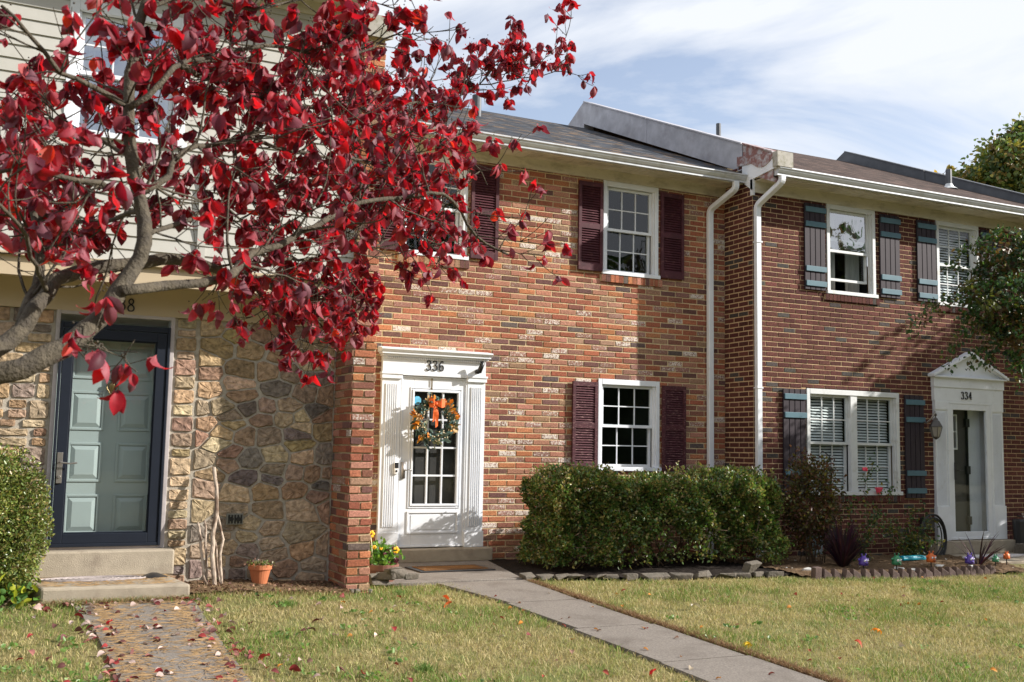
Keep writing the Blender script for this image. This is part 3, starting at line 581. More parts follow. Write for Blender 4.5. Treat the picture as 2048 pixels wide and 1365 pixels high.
def parapet(house, X0, X1, ye, ze, m, m2, peak=15.75, h=.34, drop=.26):
    """metal-clad fire-wall parapet climbing with the roof"""
    mb = MB(); zp = ze+(peak-ye)*.43; ys_ = [ye, ye+.62, ye+3.0, peak]
    for i in range(3):
        a, b = ys_[i]+(.014 if i else 0), ys_[i+1]; za, zb = ze+(a-ye)*.43, ze+(b-ye)*.43
        e = .003*(i % 2)
        mb.prism([(a, za-h-drop*.2), (a, za), (b, zb), (b, zb-h-drop*.2)], 'x', X0-e, X1+e, 1 if i == 0 else 0)
        mb.prism([(a, za), (a, za+.02), (b, zb+.02), (b, zb)], 'x', X0-.02-e, X1+.02+e, 1 if i == 0 else 0)
    mb.prism([(peak, zp+.02), (peak+1.6, zp-.75), (peak+1.6, zp-1.2), (peak, zp-.6)], 'x', X0, X1, 0)
    mb.build('parapet', [m, m2], house)
parapet(h4, 8.97, 9.17, Y4-.42, 5.29, M['galv'], M['rustm'])
mb = MB(); mb.prism([(Y4-.02, 4.86), (Y4-.02, 5.02), (Y4-.50, 5.07), (Y4-.50, 5.19), (Y4-.44, 5.28), (Y4+.2, 5.34), (Y4+.2, 5.02)], 'x', 8.955, 8.985)
mb.box(8.955, 8.985, Y4-.03, Y4+.03, 4.80, 5.02); mb.build('rake_board', M['white'], h4)
mb = MB(); arc = [(Y4-.46, 5.30)] + [(Y4-.20+.27*math.cos(t), 5.31-.17*math.sin(t)) for t in [math.pi*(1-i/10) for i in range(11)]] + [(Y4+.1, 5.34)]
mb.prism([(Y4-.47+.47*i/10, 5.235-.10*math.sin(math.pi*i/10)) for i in range(11)]+[(Y4+.3, 5.26), (Y4+.3, 5.40), (Y4-.47, 5.27)], 'x', 8.945, 9.0); mb.build('corbel_flashing', M['rustm'], h4)
mb = MB(); mb.box(8.94, 9.2, Y4-.55, Y4-.45, 5.08, 5.28); mb.build('parapet_cap', M['coping'], h4)
eave(h4, 8.985, 15.2, Y4, 4.84, .40, 5.07, M['cream'])
gutter(h4, 8.99, 15.2, Y4-.42, 5.085, M['gut'])
downspout(h4, [(9.08, Y4-.47, 4.98), (9.08, Y4-.47, 4.90), (9.01, Y4-.05, 4.66), (9.015, Y4-.05, -.1)], M['white'])
mb = MB(); mb.box(8.965, 9.065, Y4-.09, Y4-.012, 4.15, 4.17); mb.build('downspout_strap', M['white'], h4)
mb = MB(); mb.box(8.965, 9.065, Y4-.09, Y4-.012, 2.2, 2.215); mb.build('downspout_strap', M['white'], h4)
roof(h4, 9.15, 15.05, Y4-.50, 5.085, 15.75, M['roof4'])
parapet(h4, 15.0, 15.2, Y4-.42, 5.25, M['darkmetal'], M['darkmetal'])
pipe(h4, 1898, 374, 0, .05, .30, M['darkmetal'], True, Y4-.5)
q = onY(1437, 300, 15.6); mb = MB(); mb.tube([(q[0], 15.6, 5.9), (q[0], 15.6, onY(1437, 248, 15.6)[2])], .045, 12); mb.build('vent_pipe', M['darkmetal'], h4)
window(h4, 10.25, 11.15, 3.60, 4.85, Y4, M['whited'], (M['glassr'], M['glass']), back='curtain', raised=.16, muntin=False, label='upper white window with partly raised sash reflecting the sky', lowmunt=False)
window(h4, 12.36, 13.25, 3.60, 4.85, Y4, M['whited'], (M['glass'], M['glass']), back='blind', label='upper white window half hidden behind the green tree')
window(h4, 9.86, 11.55, .83, 2.24, Y4, M['whited'], (M['glass'], M['glass']), back='blind', doubles=2, label='twin white sash window with white blinds on the ground floor')
for (a, b) in ((9.835, 10.20), (11.22, 11.60), (11.945, 12.32), (13.28, 13.65)): batten_shutter(h4, a, b, 3.60, 4.80, Y4-.01)
for (a, b) in ((9.44, 9.82), (11.64, 12.01)): batten_shutter(h4, a, b, .76, 2.22, Y4-.01)
mb = MB(); mb.box(9, 15.2, 20.0, 20.2, -.1, 5.0); mb.box(15.02, 15.2, Y4+.02, 20, -.2, 5.0); mb.build('rear_wall', M['mortar4'], h4)
s = MB(); yd = Y4
for x in (12.215, 13.38):
    s.box(x, x+.24, yd-.05, yd+.02, .155, 2.16)
    for k in range(8): a = x+.03+k*.023; s.box(a, a+.012, yd-.06, yd-.048, .66, 2.0)
    s.box(x-.006, x+.246, yd-.068, yd+.02, .155, .64); s.box(x-.004, x+.244, yd-.062, yd+.02, 2.03, 2.16)
s.box(12.2, 13.635, yd-.058, yd+.02, 2.16, 2.36); s.box(12.19, 13.645, yd-.07, yd+.02, 2.36, 2.50)
s.box(12.17, 13.665, yd-.11, yd+.02, 2.50, 2.525)
s.prism([(12.2, 2.525), (13.63, 2.525), (12.915, 2.86)], 'y', yd-.05, yd+.02)
for sg in (-1, 1):
    c = 12.915
    s.prism([(c+sg*.78, 2.505), (c+sg*.78, 2.545), (c, 2.905), (c, 2.855)], 'y', yd-.125, yd-.0)
    s.prism([(c+sg*.74, 2.530), (c+sg*.70, 2.530), (c, 2.835), (c, 2.86)], 'y', yd-.085, yd-.04)
sr4 = s.build('door_surround', M['white'], h4, bevel=.003)
digits('334', 12.74, 2.20, .105, yd-.0585, sr4, M['black'], 1.2)
d = MB(); x0, x1, z0, z1 = 12.455, 13.38, .16, 2.16
framed(d, x0, x1, z0, z1, .035, yd+.0, .06); framed(d, x0+.035, x1-.035, z0+.03, z1-.035, .085, yd-.01, .045)
dr4 = d.build('storm_door', M['white'], h4, bevel=.004)
p = MB(); p.quad((x0+.1, yd-.03, z0+.1), (x1-.1, yd-.03, z0+.1), (x1-.1, yd-.03, z1-.1), (x0+.1, yd-.03, z1-.1)); p.build('door_glass', M['storm'], dr4)
p = MB(); p.box(12.57, 12.60, yd-.075, yd-.055, 1.02, 1.27); p.tube([(12.585, yd-.08, 1.16), (12.62, yd-.1, 1.16), (12.70, yd-.1, 1.155)], .008, 6); p.build('door_handle', M['black'], dr4)
p = MB(); p.box(12.60, 13.06, yd+.16, yd+.2, .16, 2.16); q = p.build('inner_door', mat('dark_grey_inner_door', (.05, .045, .045), .5), h4)
p = MB(); framed(p, 12.64, 12.86, 1.46, 1.98, .025, yd+.158, .03); bar(p, 12.665, 12.835, 1.715, 1.735, yd+.157, .03); p.build('door_window_frame', M['whited'], q)
p = MB()
for zz in (.42, 1.16, 1.86): p.box(13.03, 13.10, yd+.11, yd+.158, zz-.06, zz+.06)
p.box(13.062, 13.075, yd+.12, yd+.2, .16, 2.16); p.build('hinge', M['black'], q)
p = MB(); p.box(13.10, 13.44, yd+.14, yd+.17, .16, 2.16)
for k in range(9): p.box(13.11+k*.027, 13.122+k*.027, yd+.13, yd+.141, .2, 2.12)
p.build('door_jamb', M['white'], h4)
p = MB(); p.box(12.45, 13.42, yd+.4, yd+.42, .1, 2.3); p.build('hall_interior', M['dark'], h4)
p = MB(); p.box(12.08, 13.68, Y4-.17, Y4, -.03, .15); p.build('door_step', M['conc'], h4, bevel=.01)
# wall lantern
lt = thing('wall_lantern', 'nickel carriage lantern with glass panels beside the pedimented door 334', 'lamp', (12.06, 10.95, 1.8))
p = MB(); p.tube([(11.98, Y4, 1.86), (11.98, Y4-.02, 1.86)], .05, 14); p.tube([(11.98, Y4, 1.86), (11.99, Y4-.10, 1.83), (12.0, Y4-.17, 1.88), (12.03, Y4-.2, 1.955), (12.05, Y4-.2, 1.99)], .013, 8); p.build('bracket', M['nickel'], lt, smooth=True)
lx, ly, lz = 12.06, Y4-.2, 1.62
p = MB(); p.lathe([(0, .345), (.016, .34), (.02, .32), (.008, .30), (.012, .285), (.03, .27), (.034, .25), (.05, .235), (.085, .17), (.092, .155), (.088, .15)], (lx, ly, lz), 6); p.lathe([(.0, -.03), (.02, -.02), (.045, -.0), (.05, .012), (.045, .014)], (lx, ly, lz), 6)
for k in range(6):
    a = 2*math.pi*k/6; p.tube([(lx+.05*math.cos(a), ly+.05*math.sin(a), lz+.01), (lx+.088*math.cos(a), ly+.088*math.sin(a), lz+.15)], .005, 5)
p.build('lantern_cage', mat('aged_pewter', (.10, .095, .09), .5, metal=.5), lt)
p = MB(); p.lathe([(.045, .012), (.08, .152)], (lx, ly, lz), 6); p.build('lantern_glass', M['glasslamp'], lt)
# ================================================================ HOUSE 338
h3 = thing('townhouse', 'fieldstone and cream siding townhouse with sage green door on the left', 'house', (0, 12, 0))
random.seed(21)
X3a, X3b = -3.2, 2.972
DX0, DX1, DZ0, DZ1 = .425, 1.43, .40, 2.46
ZT = 2.49
SP = [((.37, .26, .155), 14), ((.42, .32, .21), 12), ((.32, .24, .17), 14), ((.29, .19, .135), 7), ((.24, .185, .155), 10), ((.39, .30, .20), 12), ((.17, .14, .125), 5), ((.35, .26, .14), 6), ((.30, .20, .13), 5)]
def clip(poly, a, b, c):                               # keep a*x+b*y<=c
    out = []
    for p, q in zip(poly, poly[1:]+poly[:1]):
        dp, dq = a*p[0]+b*p[1]-c, a*q[0]+b*q[1]-c
        if dp <= 0: out.append(p)
        if dp*dq < 0: t = dp/(dp-dq); out.append((p[0]+(q[0]-p[0])*t, p[1]+(q[1]-p[1])*t))
    return out
def stone(mb, poly, inset=None, rise=.017):
    inset = random.uniform(.006, .013) if inset is None else inset
    poly = [p for i, p in enumerate(poly) if math.dist(p, poly[i-1]) > .012]
    if len(poly) < 3: return
    cx, cy = sum(p[0] for p in poly)/len(poly), sum(p[1] for p in poly)/len(poly)
    sz = min(max(p[0] for p in poly)-min(p[0] for p in poly), max(p[1] for p in poly)-min(p[1] for p in poly))
    if sz < .035: return
    f = 1-inset/(sz/2); poly = [(cx+(x-cx)*f, cy+(y-cy)*f) for x, y in poly]
    pts = []                                           # rough the edge, clip the corners
    m_ = len(poly)
    for k in range(m_):
        a, p, q = poly[k-1], poly[k], poly[(k+1) % m_]; la, lq = math.dist(a, p), math.dist(p, q); ca, cq = min(.012, la*.2), min(.012, lq*.2)
        pts.append((p[0]+(a[0]-p[0])*ca/la, p[1]+(a[1]-p[1])*ca/la)); pts.append((p[0]+((a[0]-p[0])*ca/la+(q[0]-p[0])*cq/lq)*.3, p[1]+((a[1]-p[1])*ca/la+(q[1]-p[1])*cq/lq)*.3)); pts.append((p[0]+(q[0]-p[0])*cq/lq, p[1]+(q[1]-p[1])*cq/lq))
        n = int(lq/.045)
        for t_ in range(1, n): t = t_/n; t = (cq+(lq-2*cq)*t)/lq; pts.append((p[0]+(q[0]-p[0])*t+random.uniform(-.0045, .0045), p[1]+(q[1]-p[1])*t+random.uniform(-.0045, .0045)))
    n = len(pts); c = (*shade(pick(SP), .22), 0); h = rise*random.uniform(.7, 1.25); tx, ty = random.uniform(-.06, .06), random.uniform(-.06, .06)
    V = []
    for s_, hh in ((1, -.004), (1, h*.45), (.965, h*.85), (.86, h), (.45, h*1.0)):
        for x, y in pts:
            X_, Y_ = cx+(x-cx)*s_, cy+(y-cy)*s_; V.append((X_, Y3-(hh+(tx*(X_-cx)+ty*(Y_-cy))*(hh > .01)+(random.uniform(-.005, .005) if hh >= h*.8 else 0)), Y_))
    V.append((cx, Y3-h*1.03, cy)); F = []
    for r_ in range(4): F += [(r_*n+i, r_*n+(i+1) % n, (r_+1)*n+(i+1) % n, (r_+1)*n+i) for i in range(n)]
    F += [(4*n+i, 4*n+(i+1) % n, 5*n) for i in range(n)]; mb.add(V, F, 0, c)
mb = MB(); seeds = []
def vor(x0, x1, z0, z1, dist):
    pts = []; z = z0+.03; row = 0
    while z < z1:
        h = random.uniform(.09, .21); x = x0+random.uniform(-.1, .05)
        while x < x1+.05:
            w_ = random.uniform(.13, .36)*(h/.15)**.3
            if random.random() < .2: pts += [(x+w_/2, z+h*.22, .1), (x+w_/2+random.uniform(-.05, .05), z+h*.8, .1)]
            else: pts.append((x+w_/2, z+h/2+random.uniform(-.045, .045), .1))
            x += w_
        z += h; row += 1
    pts = [p for p in pts if x0 < p[0] < x1 and z0 < p[1] < z1]
    for p in pts:
        poly = [(x0, z0), (x1, z0), (x1, z1), (x0, z1)]
        for q in pts:
            if q is p or math.hypot(q[0]-p[0], q[1]-p[1]) > .8: continue
            ax, az = (q[0]-p[0])/2.3, (q[1]-p[1]); mx, mz = (p[0]+q[0])/2, (p[1]+q[1])/2; w0 = (p[2]-q[2])*.25
            poly = clip(poly, ax, az, ax*(mx)+az*(mz)+w0*math.hypot(ax, az))
            if len(poly) < 3: break
        if len(poly) >= 3: stone(mb, poly)
def ashlar(x0, x1, z0, z1):
    z = z0
    while z < z1-.03:
        h = min(random.uniform(.07, .17), z1-z); h = z1-z if z1-z-h < .05 else h; x = x0
        while x < x1-.02:
            w_ = random.uniform(.12, .34); w_ = x1-x if x1-x-w_ < .09 else w_
            if random.random() < .25 and h > .13: stone(mb, [(x, z), (x+w_, z), (x+w_, z+h/2), (x, z+h/2)], .007); stone(mb, [(x, z+h/2), (x+w_, z+h/2), (x+w_, z+h), (x, z+h)], .009)
            else: j = lambda: random.uniform(-.008, .008); stone(mb, [(x, z+j()), (x+w_, z+j()), (x+w_, z+h+j()), (x, z+h+j())], .009)
            x += w_
        z += h
ashlar(-1.9, DX0-.01, -.1, ZT); ashlar(DX1+.01, 1.64, -.1, ZT); vor(1.65, 2.96, -.12, ZT, .205)
hol3 = [(DX0, DX1, .15, ZT)]
wallplate(mb, lambda u, v, d: (u, Y3-d, v), X3a, X3b, -.2, 3.0, hol3, 1)
mb.build('stone_wall', [M['stone'], M['mortars']], h3, smooth=False)
# door of 338
f_ = MB(); yd = Y3
framed(f_, DX0, DX1, .40, ZT, .036, yd+.02, .05); dfr = f_.build('door_frame', mat('pinkish_jamb_paint', (.42, .38, .38), .6, var=.15), h3, bevel=.004)
d = MB(); x0, x1, z0, z1 = .465, 1.39, .425, 2.385
bar(d, x0, x0+.022, z0, z1, yd+.0, .06); bar(d, x1-.022, x1, z0, z1, yd+.0, .06); bar(d, x0+.022, x1-.022, z1-.05, z1, yd+.0, .055); bar(d, x0+.022, x1-.022, z0, z0+.03, yd+.0, .055)
framed(d, x0+.026, x1-.026, z0+.03, z1-.055, .085, yd-.012, .038); framed(d, x0+.111, x1-.111, z0+.115, z1-.14, .012, yd-.020, .012)
dr3 = d.build('storm_door', M['navy'], h3, bevel=.004)
p = MB(); p.quad((x0+.11, yd-.022, z0+.11), (x1-.11, yd-.022, z0+.11), (x1-.11, yd-.022, z1-.13), (x0+.11, yd-.022, z1-.13)); p.build('door_glass', M['storm'], dr3)
p = MB(); p.box(.50, .545, yd-.065, yd-.05, .975, 1.24); p.tube([(.523, yd-.06, 1.155), (.525, yd-.1, 1.155), (.60, yd-.105, 1.145), (.66, yd-.1, 1.152)], .008, 8); p.tube([(.523, yd-.066, 1.03), (.523, yd-.074, 1.03)], .014, 10); p.build('door_handle', M['nickel'], dr3, bevel=.004)
d = MB(); yi = yd+.16; d.box(.46, 1.395, yi, yi+.04, .41, 2.42)
for cx in (.735, 1.14):
    for (a, b) in ((.52, .87), (.98, 1.33), (1.44, 1.79), (1.90, 2.22)):
        framed(d, cx-.145, cx+.145, a, b, .022, yi, .010)
        d.add([(cx-.115, yi-.001, a+.03), (cx+.115, yi-.001, a+.03), (cx+.115, yi-.001, b-.03), (cx-.115, yi-.001, b-.03), (cx-.08, yi-.014, a+.065), (cx+.08, yi-.014, a+.065), (cx+.08, yi-.014, b-.065), (cx-.08, yi-.014, b-.065)], [(0, 1, 5, 4), (1, 2, 6, 5), (2, 3, 7, 6), (3, 0, 4, 7), (4, 5, 6, 7)])
idr = d.build('front_door', M['sage'], h3, bevel=.003)
p = MB(); kx, kz = .935, 1.83
p.lathe([(0, .105), (.008, .10), (.004, .085), (.016, .07), (.02, .065), (.008, .05), (.034, .035), (.036, .02), (.028, -.02), (.01, -.05), (.006, -.06), (.014, -.075), (.012, -.085), (0, -.09)], (kx, yi-.02, kz), 12); p.ball((kx, yi-.012, kz-.13), .012)
p.tube([(kx-.045, yi-.03, kz+.03), (kx-.05, yi-.035, kz-.01), (kx-.02, yi-.04, kz-.06), (kx, yi-.04, kz-.07), (kx+.02, yi-.04, kz-.06), (kx+.05, yi-.035, kz-.01), (kx+.045, yi-.03, kz+.03)], .006, 6)
p.build('door_knocker', M['brass'], idr, smooth=True)
p = MB(); p.box(DX0-.005, DX1+.005, yd+.2, yd+.22, .3, 2.6); p.box(DX0+.01, DX0+.03, yd+.0, yd+.2, .41, 2.47); p.box(DX1-.03, DX1-.01, yd+.0, yd+.2, .41, 2.47); p.build('door_jamb', M['whited'], h3)
p = MB(); p.box(.30, 1.50, 9.86, 10.05, .18, .40); p.build('door_step', M['conc'], h3, bevel=.015)
p = MB(); p.prism([(.26, 10.05), (.40, 9.19), (1.53, 9.13), (1.42, 10.05)], 'z', .185, -.05); p.build('stoop', M['conc'], h3, bevel=.02)
p = MB(); p.box(X3a, X3b-.005, Y3-.035, Y3+.02, 2.485, 2.76); hb = p.build('header_board', M['beige'], h3)
digits('338', .855, 2.515, .11, Y3-.036, hb, M['black'], 1.1)
p = MB(); p.box(X3a, X3b-.005, 9.60, Y3-.03, 2.745, 2.765); p.box(X3a, X3b-.005, 9.575, 9.61, 2.70, 2.86); p.box(X3a, X3b-.005, 9.53, 9.60, 2.86, 2.885); p.build('overhang_soffit', M['beige'], h3)
YS = 9.60; p = MB(); z = 2.885; wins = (.36, 1.36, 3.98, 5.15)
while z < 5.42:
    for a, b in (((X3a, wins[0]), (wins[1], X3b-.006)) if wins[2] < z+.06 < wins[3] else ((X3a, X3b-.006),)):
        p.add([(a, YS-.018, z), (b, YS-.018, z), (b, YS-.003, z+.118), (a, YS-.003, z+.118), (a, YS-.003, z), (b, YS-.003, z)], [(0, 1, 2, 3), (0, 4, 5, 1)])
    z += .118
p.box(1.515, 1.585, YS-.035, YS, 2.885, 3.9)
p.box(X3a, wins[0], YS, YS+.02, 2.8, 5.5); p.box(wins[1], X3b-.006, YS, YS+.02, 2.8, 5.5); p.box(wins[0], wins[1], YS, YS+.02, 2.8, wins[2]); p.box(wins[0], wins[1], YS, YS+.02, wins[3], 5.5)
p.build('siding', M['siding'], h3)
window(h3, *wins, YS, M['white'], (M['glassr'], M['glassr']), back='curtain', cas=.08, label='upper white window in cream siding behind the red leaves')
eave(h3, X3a, 2.92, YS, 5.42, .36, 5.62, M['cream']); gutter(h3, X3a, 2.92, YS-.38, 5.63, M['whited']); roof(h3, X3a, 2.97, YS-.46, 5.64, 14.5, M['roof6'])
p = MB(); p.box(X3a, X3a+.2, YS+.03, 18, -.2, 5.6); p.box(X3a, 2.98, 18, 18.2, -.2, 5.6); p.build('side_wall', M['siding'], h3)
p = MB(); vx = 2.045; p.box(vx-.075, vx+.075, Y3-.045, Y3-.02, .60, .70, 0)
for k in range(5): p.box(vx-.06+k*.028, vx-.045+k*.028, Y3-.05, Y3-.044, .61, .69, 1)
for k in (-.032, .032): p.tube([(vx+k, Y3-.049, .65), (vx+k, Y3-.056, .65)], .022, 10, 1)
p.build('wall_vent', [M['vent'], M['black']], h3)
# ================================================================ TREES
LT = []                                                # dogwood leaf: folded, curled blade along +Y, hanging
rowsT = [(0, .04), (.12, .50), (.30, .90), (.50, 1.0), (.70, .82), (.88, .36), (1.0, .01)]
def leaf_template(curl=.55, fold=.35, width=.34):
    V, F = [], []
    for i, (t, w_) in enumerate(rowsT):
        a = curl*t*t; y = t*math.cos(a*.6); z = -t*math.sin(a)*.8
        for s_ in (-1, -.5, 0, .5, 1): V.append((s_*w_*width, y, z+fold*abs(s_)**1.5*w_*width+.03*math.sin(7*t)*abs(s_)))
    for i in range(len(rowsT)-1):
        for k in range(4): F.append((i*5+k, i*5+k+1, (i+1)*5+k+1, (i+1)*5+k))
    return V, F
def limb(mb, pts, r0, r1, n=9, wob=.0, c=(1, 1, 1, 1)):
    P = []; pts = [Vector(p) for p in pts]
    for i in range(len(pts)-1):
        p0, p1, p2, p3 = pts[max(i-1, 0)], pts[i], pts[i+1], pts[min(i+2, len(pts)-1)]; st = max(2, int((p2-p1).length/.07))
        for k in range(st): t = k/st; P.append(.5*(2*p1+(p2-p0)*t+(2*p0-5*p1+4*p2-p3)*t*t+(3*p1-p0-3*p2+p3)*t**3))
    P.append(pts[-1]); m_ = len(P)
    P = [p+Vector([random.gauss(0, wob) for _ in range(3)]) for p in P]
    rad = [(r0+(r1-r0)*i/(m_-1))*random.uniform(.93, 1.08) for i in range(m_)]
    mb.tube(P, rad, n, c=c); return P, rad
def redcol(n, rs=RS):
    base = np.array([[.27, .009, .020], [.40, .012, .020], [.18, .008, .022], [.085, .009, .022], [.28, .035, .055], [.50, .05, .02]])
    w_ = rs.choice(6, n, p=[.25, .20, .20, .18, .15, .02]); return base[w_]*rs.uniform(.7, 1.25, (n, 1))
random.seed(5); rs = np.random.RandomState(5)
dw = thing('dogwood_tree', 'crimson leaved dogwood tree with grey lichen-spotted limbs reaching in from the left', 'tree', (-1.9, 2.6, gz(-1.9, 2.6)))
wood = MB(); twig = MB(); LP, LD, LS = [], [], []
D3 = lambda L_: [dep(*p) for p in L_]
base = Vector((-1.9, 2.6, gz(-1.9, 2.6)-.1)); A0 = dep(-120, 775, 2.95)
limb(wood, [base, base+Vector((.05, .0, .5)), Vector(A0)-Vector((.45, .05, .12)), Vector(A0)], .10, .05, 14, .004)
mains = [
 # pixel path with camera depth, r0, r1, spurs per metre, leafiness
 ([(-120, 775, 2.95), (40, 733, 3.0), (140, 692, 3.1), (205, 628, 3.2), (262, 545, 3.3), (292, 482, 3.35), (278, 400, 3.4), (262, 310, 3.4), (257, 200, 3.45), (268, 100, 3.5), (290, 0, 3.55), (310, -110, 3.6)], .044, .016, 5.0, 1),
 ([(-120, 775, 2.97), (-20, 705, 3.3), (50, 655, 3.4), (95, 585, 3.5), (140, 548, 3.6), (230, 532, 3.75), (320, 522, 3.9), (400, 528, 4.1), (450, 545, 4.3), (500, 552, 4.6), (560, 590, 5.0), (620, 625, 5.3), (650, 660, 5.4)], .042, .006, 3.2, 1.2),
 ([(45, 660, 3.4), (60, 600, 3.5), (85, 540, 3.6), (70, 450, 3.7), (40, 360, 3.8), (0, 290, 3.9)], .028, .01, 5, 1.2),
 ([(240, 580, 3.22), (330, 572, 3.4), (400, 563, 3.5), (465, 548, 3.65), (505, 508, 3.8), (580, 478, 4.0), (650, 440, 4.2), (720, 406, 4.4), (800, 396, 4.6), (860, 386, 4.7), (905, 400, 4.8), (935, 450, 4.85), (970, 488, 4.9), (1020, 508, 4.95)], .024, .007, 4.0, 1.0),
 ([(290, 385, 3.4), (330, 350, 3.5), (368, 300, 3.6), (420, 290, 3.8), (500, 284, 4.0), (580, 300, 4.2), (680, 318, 4.5), (790, 330, 4.8)], .016, .005, 7, 1.2),
 ([(264, 215, 3.42), (330, 160, 3.5), (362, 130, 3.6), (430, 112, 3.8), (530, 92, 4.0), (640, 112, 4.2), (720, 104, 4.35), (790, 66, 4.5), (850, 42, 4.6)], .015, .004, 6.5, 1.15),
 ([(255, 215, 3.44), (190, 180, 3.3), (120, 150, 3.2), (60, 70, 3.1), (0, 10, 3.05)], .014, .006, 6, 1.1),
 ([(262, 405, 3.4), (200, 370, 3.2), (110, 350, 3.05), (30, 342, 2.95), (-60, 360, 2.9)], .013, .006, 5, 1.1),
 ([(360, 132, 3.6), (470, 180, 4.3), (600, 215, 4.9), (730, 218, 5.4), (860, 200, 5.9), (960, 172, 6.2), (1040, 158, 6.4), (1125, 142, 6.5)], .013, .004, 9.0, 1.25),
 ([(960, 172, 6.2), (990, 130, 6.2), (1020, 112, 6.2), (1060, 118, 6.2)], .005, .002, 11, 1.1),
 ([(480, 284, 4.0), (590, 240, 4.4), (700, 250, 4.8), (820, 270, 5.1), (930, 310, 5.3), (975, 370, 5.35)], .010, .004, 8.0, 1.3),
 ([(500, 508, 3.8), (600, 520, 4.3), (720, 500, 4.8), (820, 470, 5.2), (900, 500, 5.4)], .010, .004, 8, 1.2),
 ([(295, 470, 3.35), (400, 430, 3.8), (520, 390, 4.3), (640, 360, 4.8), (760, 360, 5.2), (880, 350, 5.5)], .012, .004, 7.5, 1.25),
 ([(285, 20, 3.55), (380, -10, 3.7), (500, 20, 3.9), (600, 0, 4.1), (720, -30, 4.3)], .012, .004, 7, 1.2),
 ([(560, 590, 5.0), (600, 600, 5.2), (680, 590, 5.5), (725, 600, 5.6)], .006, .003, 8, 1.3),
 ([(95, 585, 3.5), (60, 500, 3.1), (20, 430, 2.9), (-30, 380, 2.8)], .012, .006, 5, 1.1),
 ([(150, 690, 3.1), (210, 700, 3.05), (270, 708, 3.0)], .004, .002, 6, 1.0),
 ([(585, 600, 5.2), (610, 640, 5.25), (600, 680, 5.25), (605, 712, 5.2)], .005, .002, 9, 1.2),
 ([(650, 595, 5.4), (690, 620, 5.5), (715, 640, 5.5)], .004, .002, 8, 1.1),
 ([(500, 555, 4.7), (520, 600, 5.0), (530, 640, 5.1)], .004, .002, 12, 1.2),
 ([(268, 320, 3.4), (180, 270, 3.8), (90, 240, 4.2), (0, 200, 4.5)], .012, .005, 6.5, 1.2),
 ([(280, 420, 3.4), (180, 450, 3.9), (90, 440, 4.3), (-10, 420, 4.6)], .012, .005, 6, 1.2),
]
cen = Vector(dep(350, 250, 4.0))
for pth, r0, r1, spm, lf in mains:
    P, rad = limb(wood, D3(pth), r0*(.78 if r0 > .035 else .72), r1*.75, 10 if r0 > .02 else 7, .004)
    tot = sum((b-a).length for a, b in zip(P, P[1:])); ns = int(tot*spm*2.75)
    for k in range(ns):
        i = int(random.uniform(.16 if r0 > .02 else .05, 1)*(len(P)-1)); i = min(i, len(P)-2); p = P[i]; t = (P[i+1]-P[i]).normalized()
        if r0 > .035 and p.z < 1.33+1.0 and i < len(P)*.5: continue
        rd = Vector([random.gauss(0, 1) for _ in range(3)]); rd = (rd-t*rd.dot(t)).normalized()
        d = (t*.6+rd*.9+Vector((0, 0, .28))).normalized(); ln = random.uniform(.12, .5)
        if r0 < .007: ln *= .5
        Q = [p]; q = p
        for s_ in range(4): d = (d+Vector([random.gauss(0, .22) for _ in range(3)])+Vector((0, 0, .06))).normalized(); q = q+d*ln/4; Q.append(q)
        limb(twig, Q, max(.0028, min(rad[i]*.45, .006)), .0018, 5, .001)
        tips = [(Q[-1], d)]
        for s_ in range(random.randint(2, 4)):
            a = random.choice(Q[1:-1]); e = (d+Vector([random.gauss(0, .8) for _ in range(3)])+Vector((0, 0, .1))).normalized(); l2 = random.uniform(.06, .2)
            b = a+e*l2*.5; c = b+(e+Vector((0, 0, .25))).normalized()*l2*.5; limb(twig, [a, b, c], .0022, .0014, 4); tips.append((c, e))
        for tp, e in tips:
            nl = 0 if random.random() < .10 else int(random.choice([2, 4, 4, 5, 6])*lf)
            for s_ in range(nl):
                o_ = Vector([random.gauss(0, 1) for _ in range(3)]).normalized()*.012
                dd = Vector((random.gauss(0, .27), random.gauss(0, .27), -1.0))+e*.12; LP.append(tp+o_); LD.append(dd); LS.append(random.uniform(.036, .076))
                if random.random() < .2: twig.ball(tuple(tp+o_+Vector((0, 0, .02))), .0035, 6)
print('dogwood leaves', len(LP))
wood.build('trunk', M['bark'], dw, smooth=True); twig.build('twigs', M['bark'], dw, smooth=True)
LP, LD, LS = np.array(LP), np.array(LD), np.array(LS); idx = rs.randint(0, 3, len(LP))
fr = rots(len(LP), LD/np.linalg.norm(LD, axis=1)[:, None], .16, rs)
for v, (cu, fo, wi) in enumerate(((.5, .32, .32), (1.6, .75, .29), (-.6, .9, .30))):
    s_ = idx == v; V, F = leaf_template(cu, fo, wi)
    bake('crown', V, F, fr[s_]*LS[s_][:, None, None], LP[s_]+LD[s_]*.006, redcol(s_.sum(), rs), M['leafr'], dw)
SIMPLE = ([(-.5, 0, 0), (0, -.0, -.12), (.5, 0, 0), (.38, .55, .08), (0, 1, -.05), (-.38, .55, .08), (0, .5, -.06)], [(1, 2, 3, 6), (6, 3, 4), (1, 6, 5, 0), (6, 4, 5)])
SIMPLE = ([(0, 0, 0), (.3, .3, .1), (.26, .68, .08), (0, 1, -.05), (-.26, .68, .08), (-.3, .3, .1), (0, .5, -.02)], [(0, 1, 2, 6), (6, 2, 3), (0, 6, 4, 5), (6, 3, 4)])
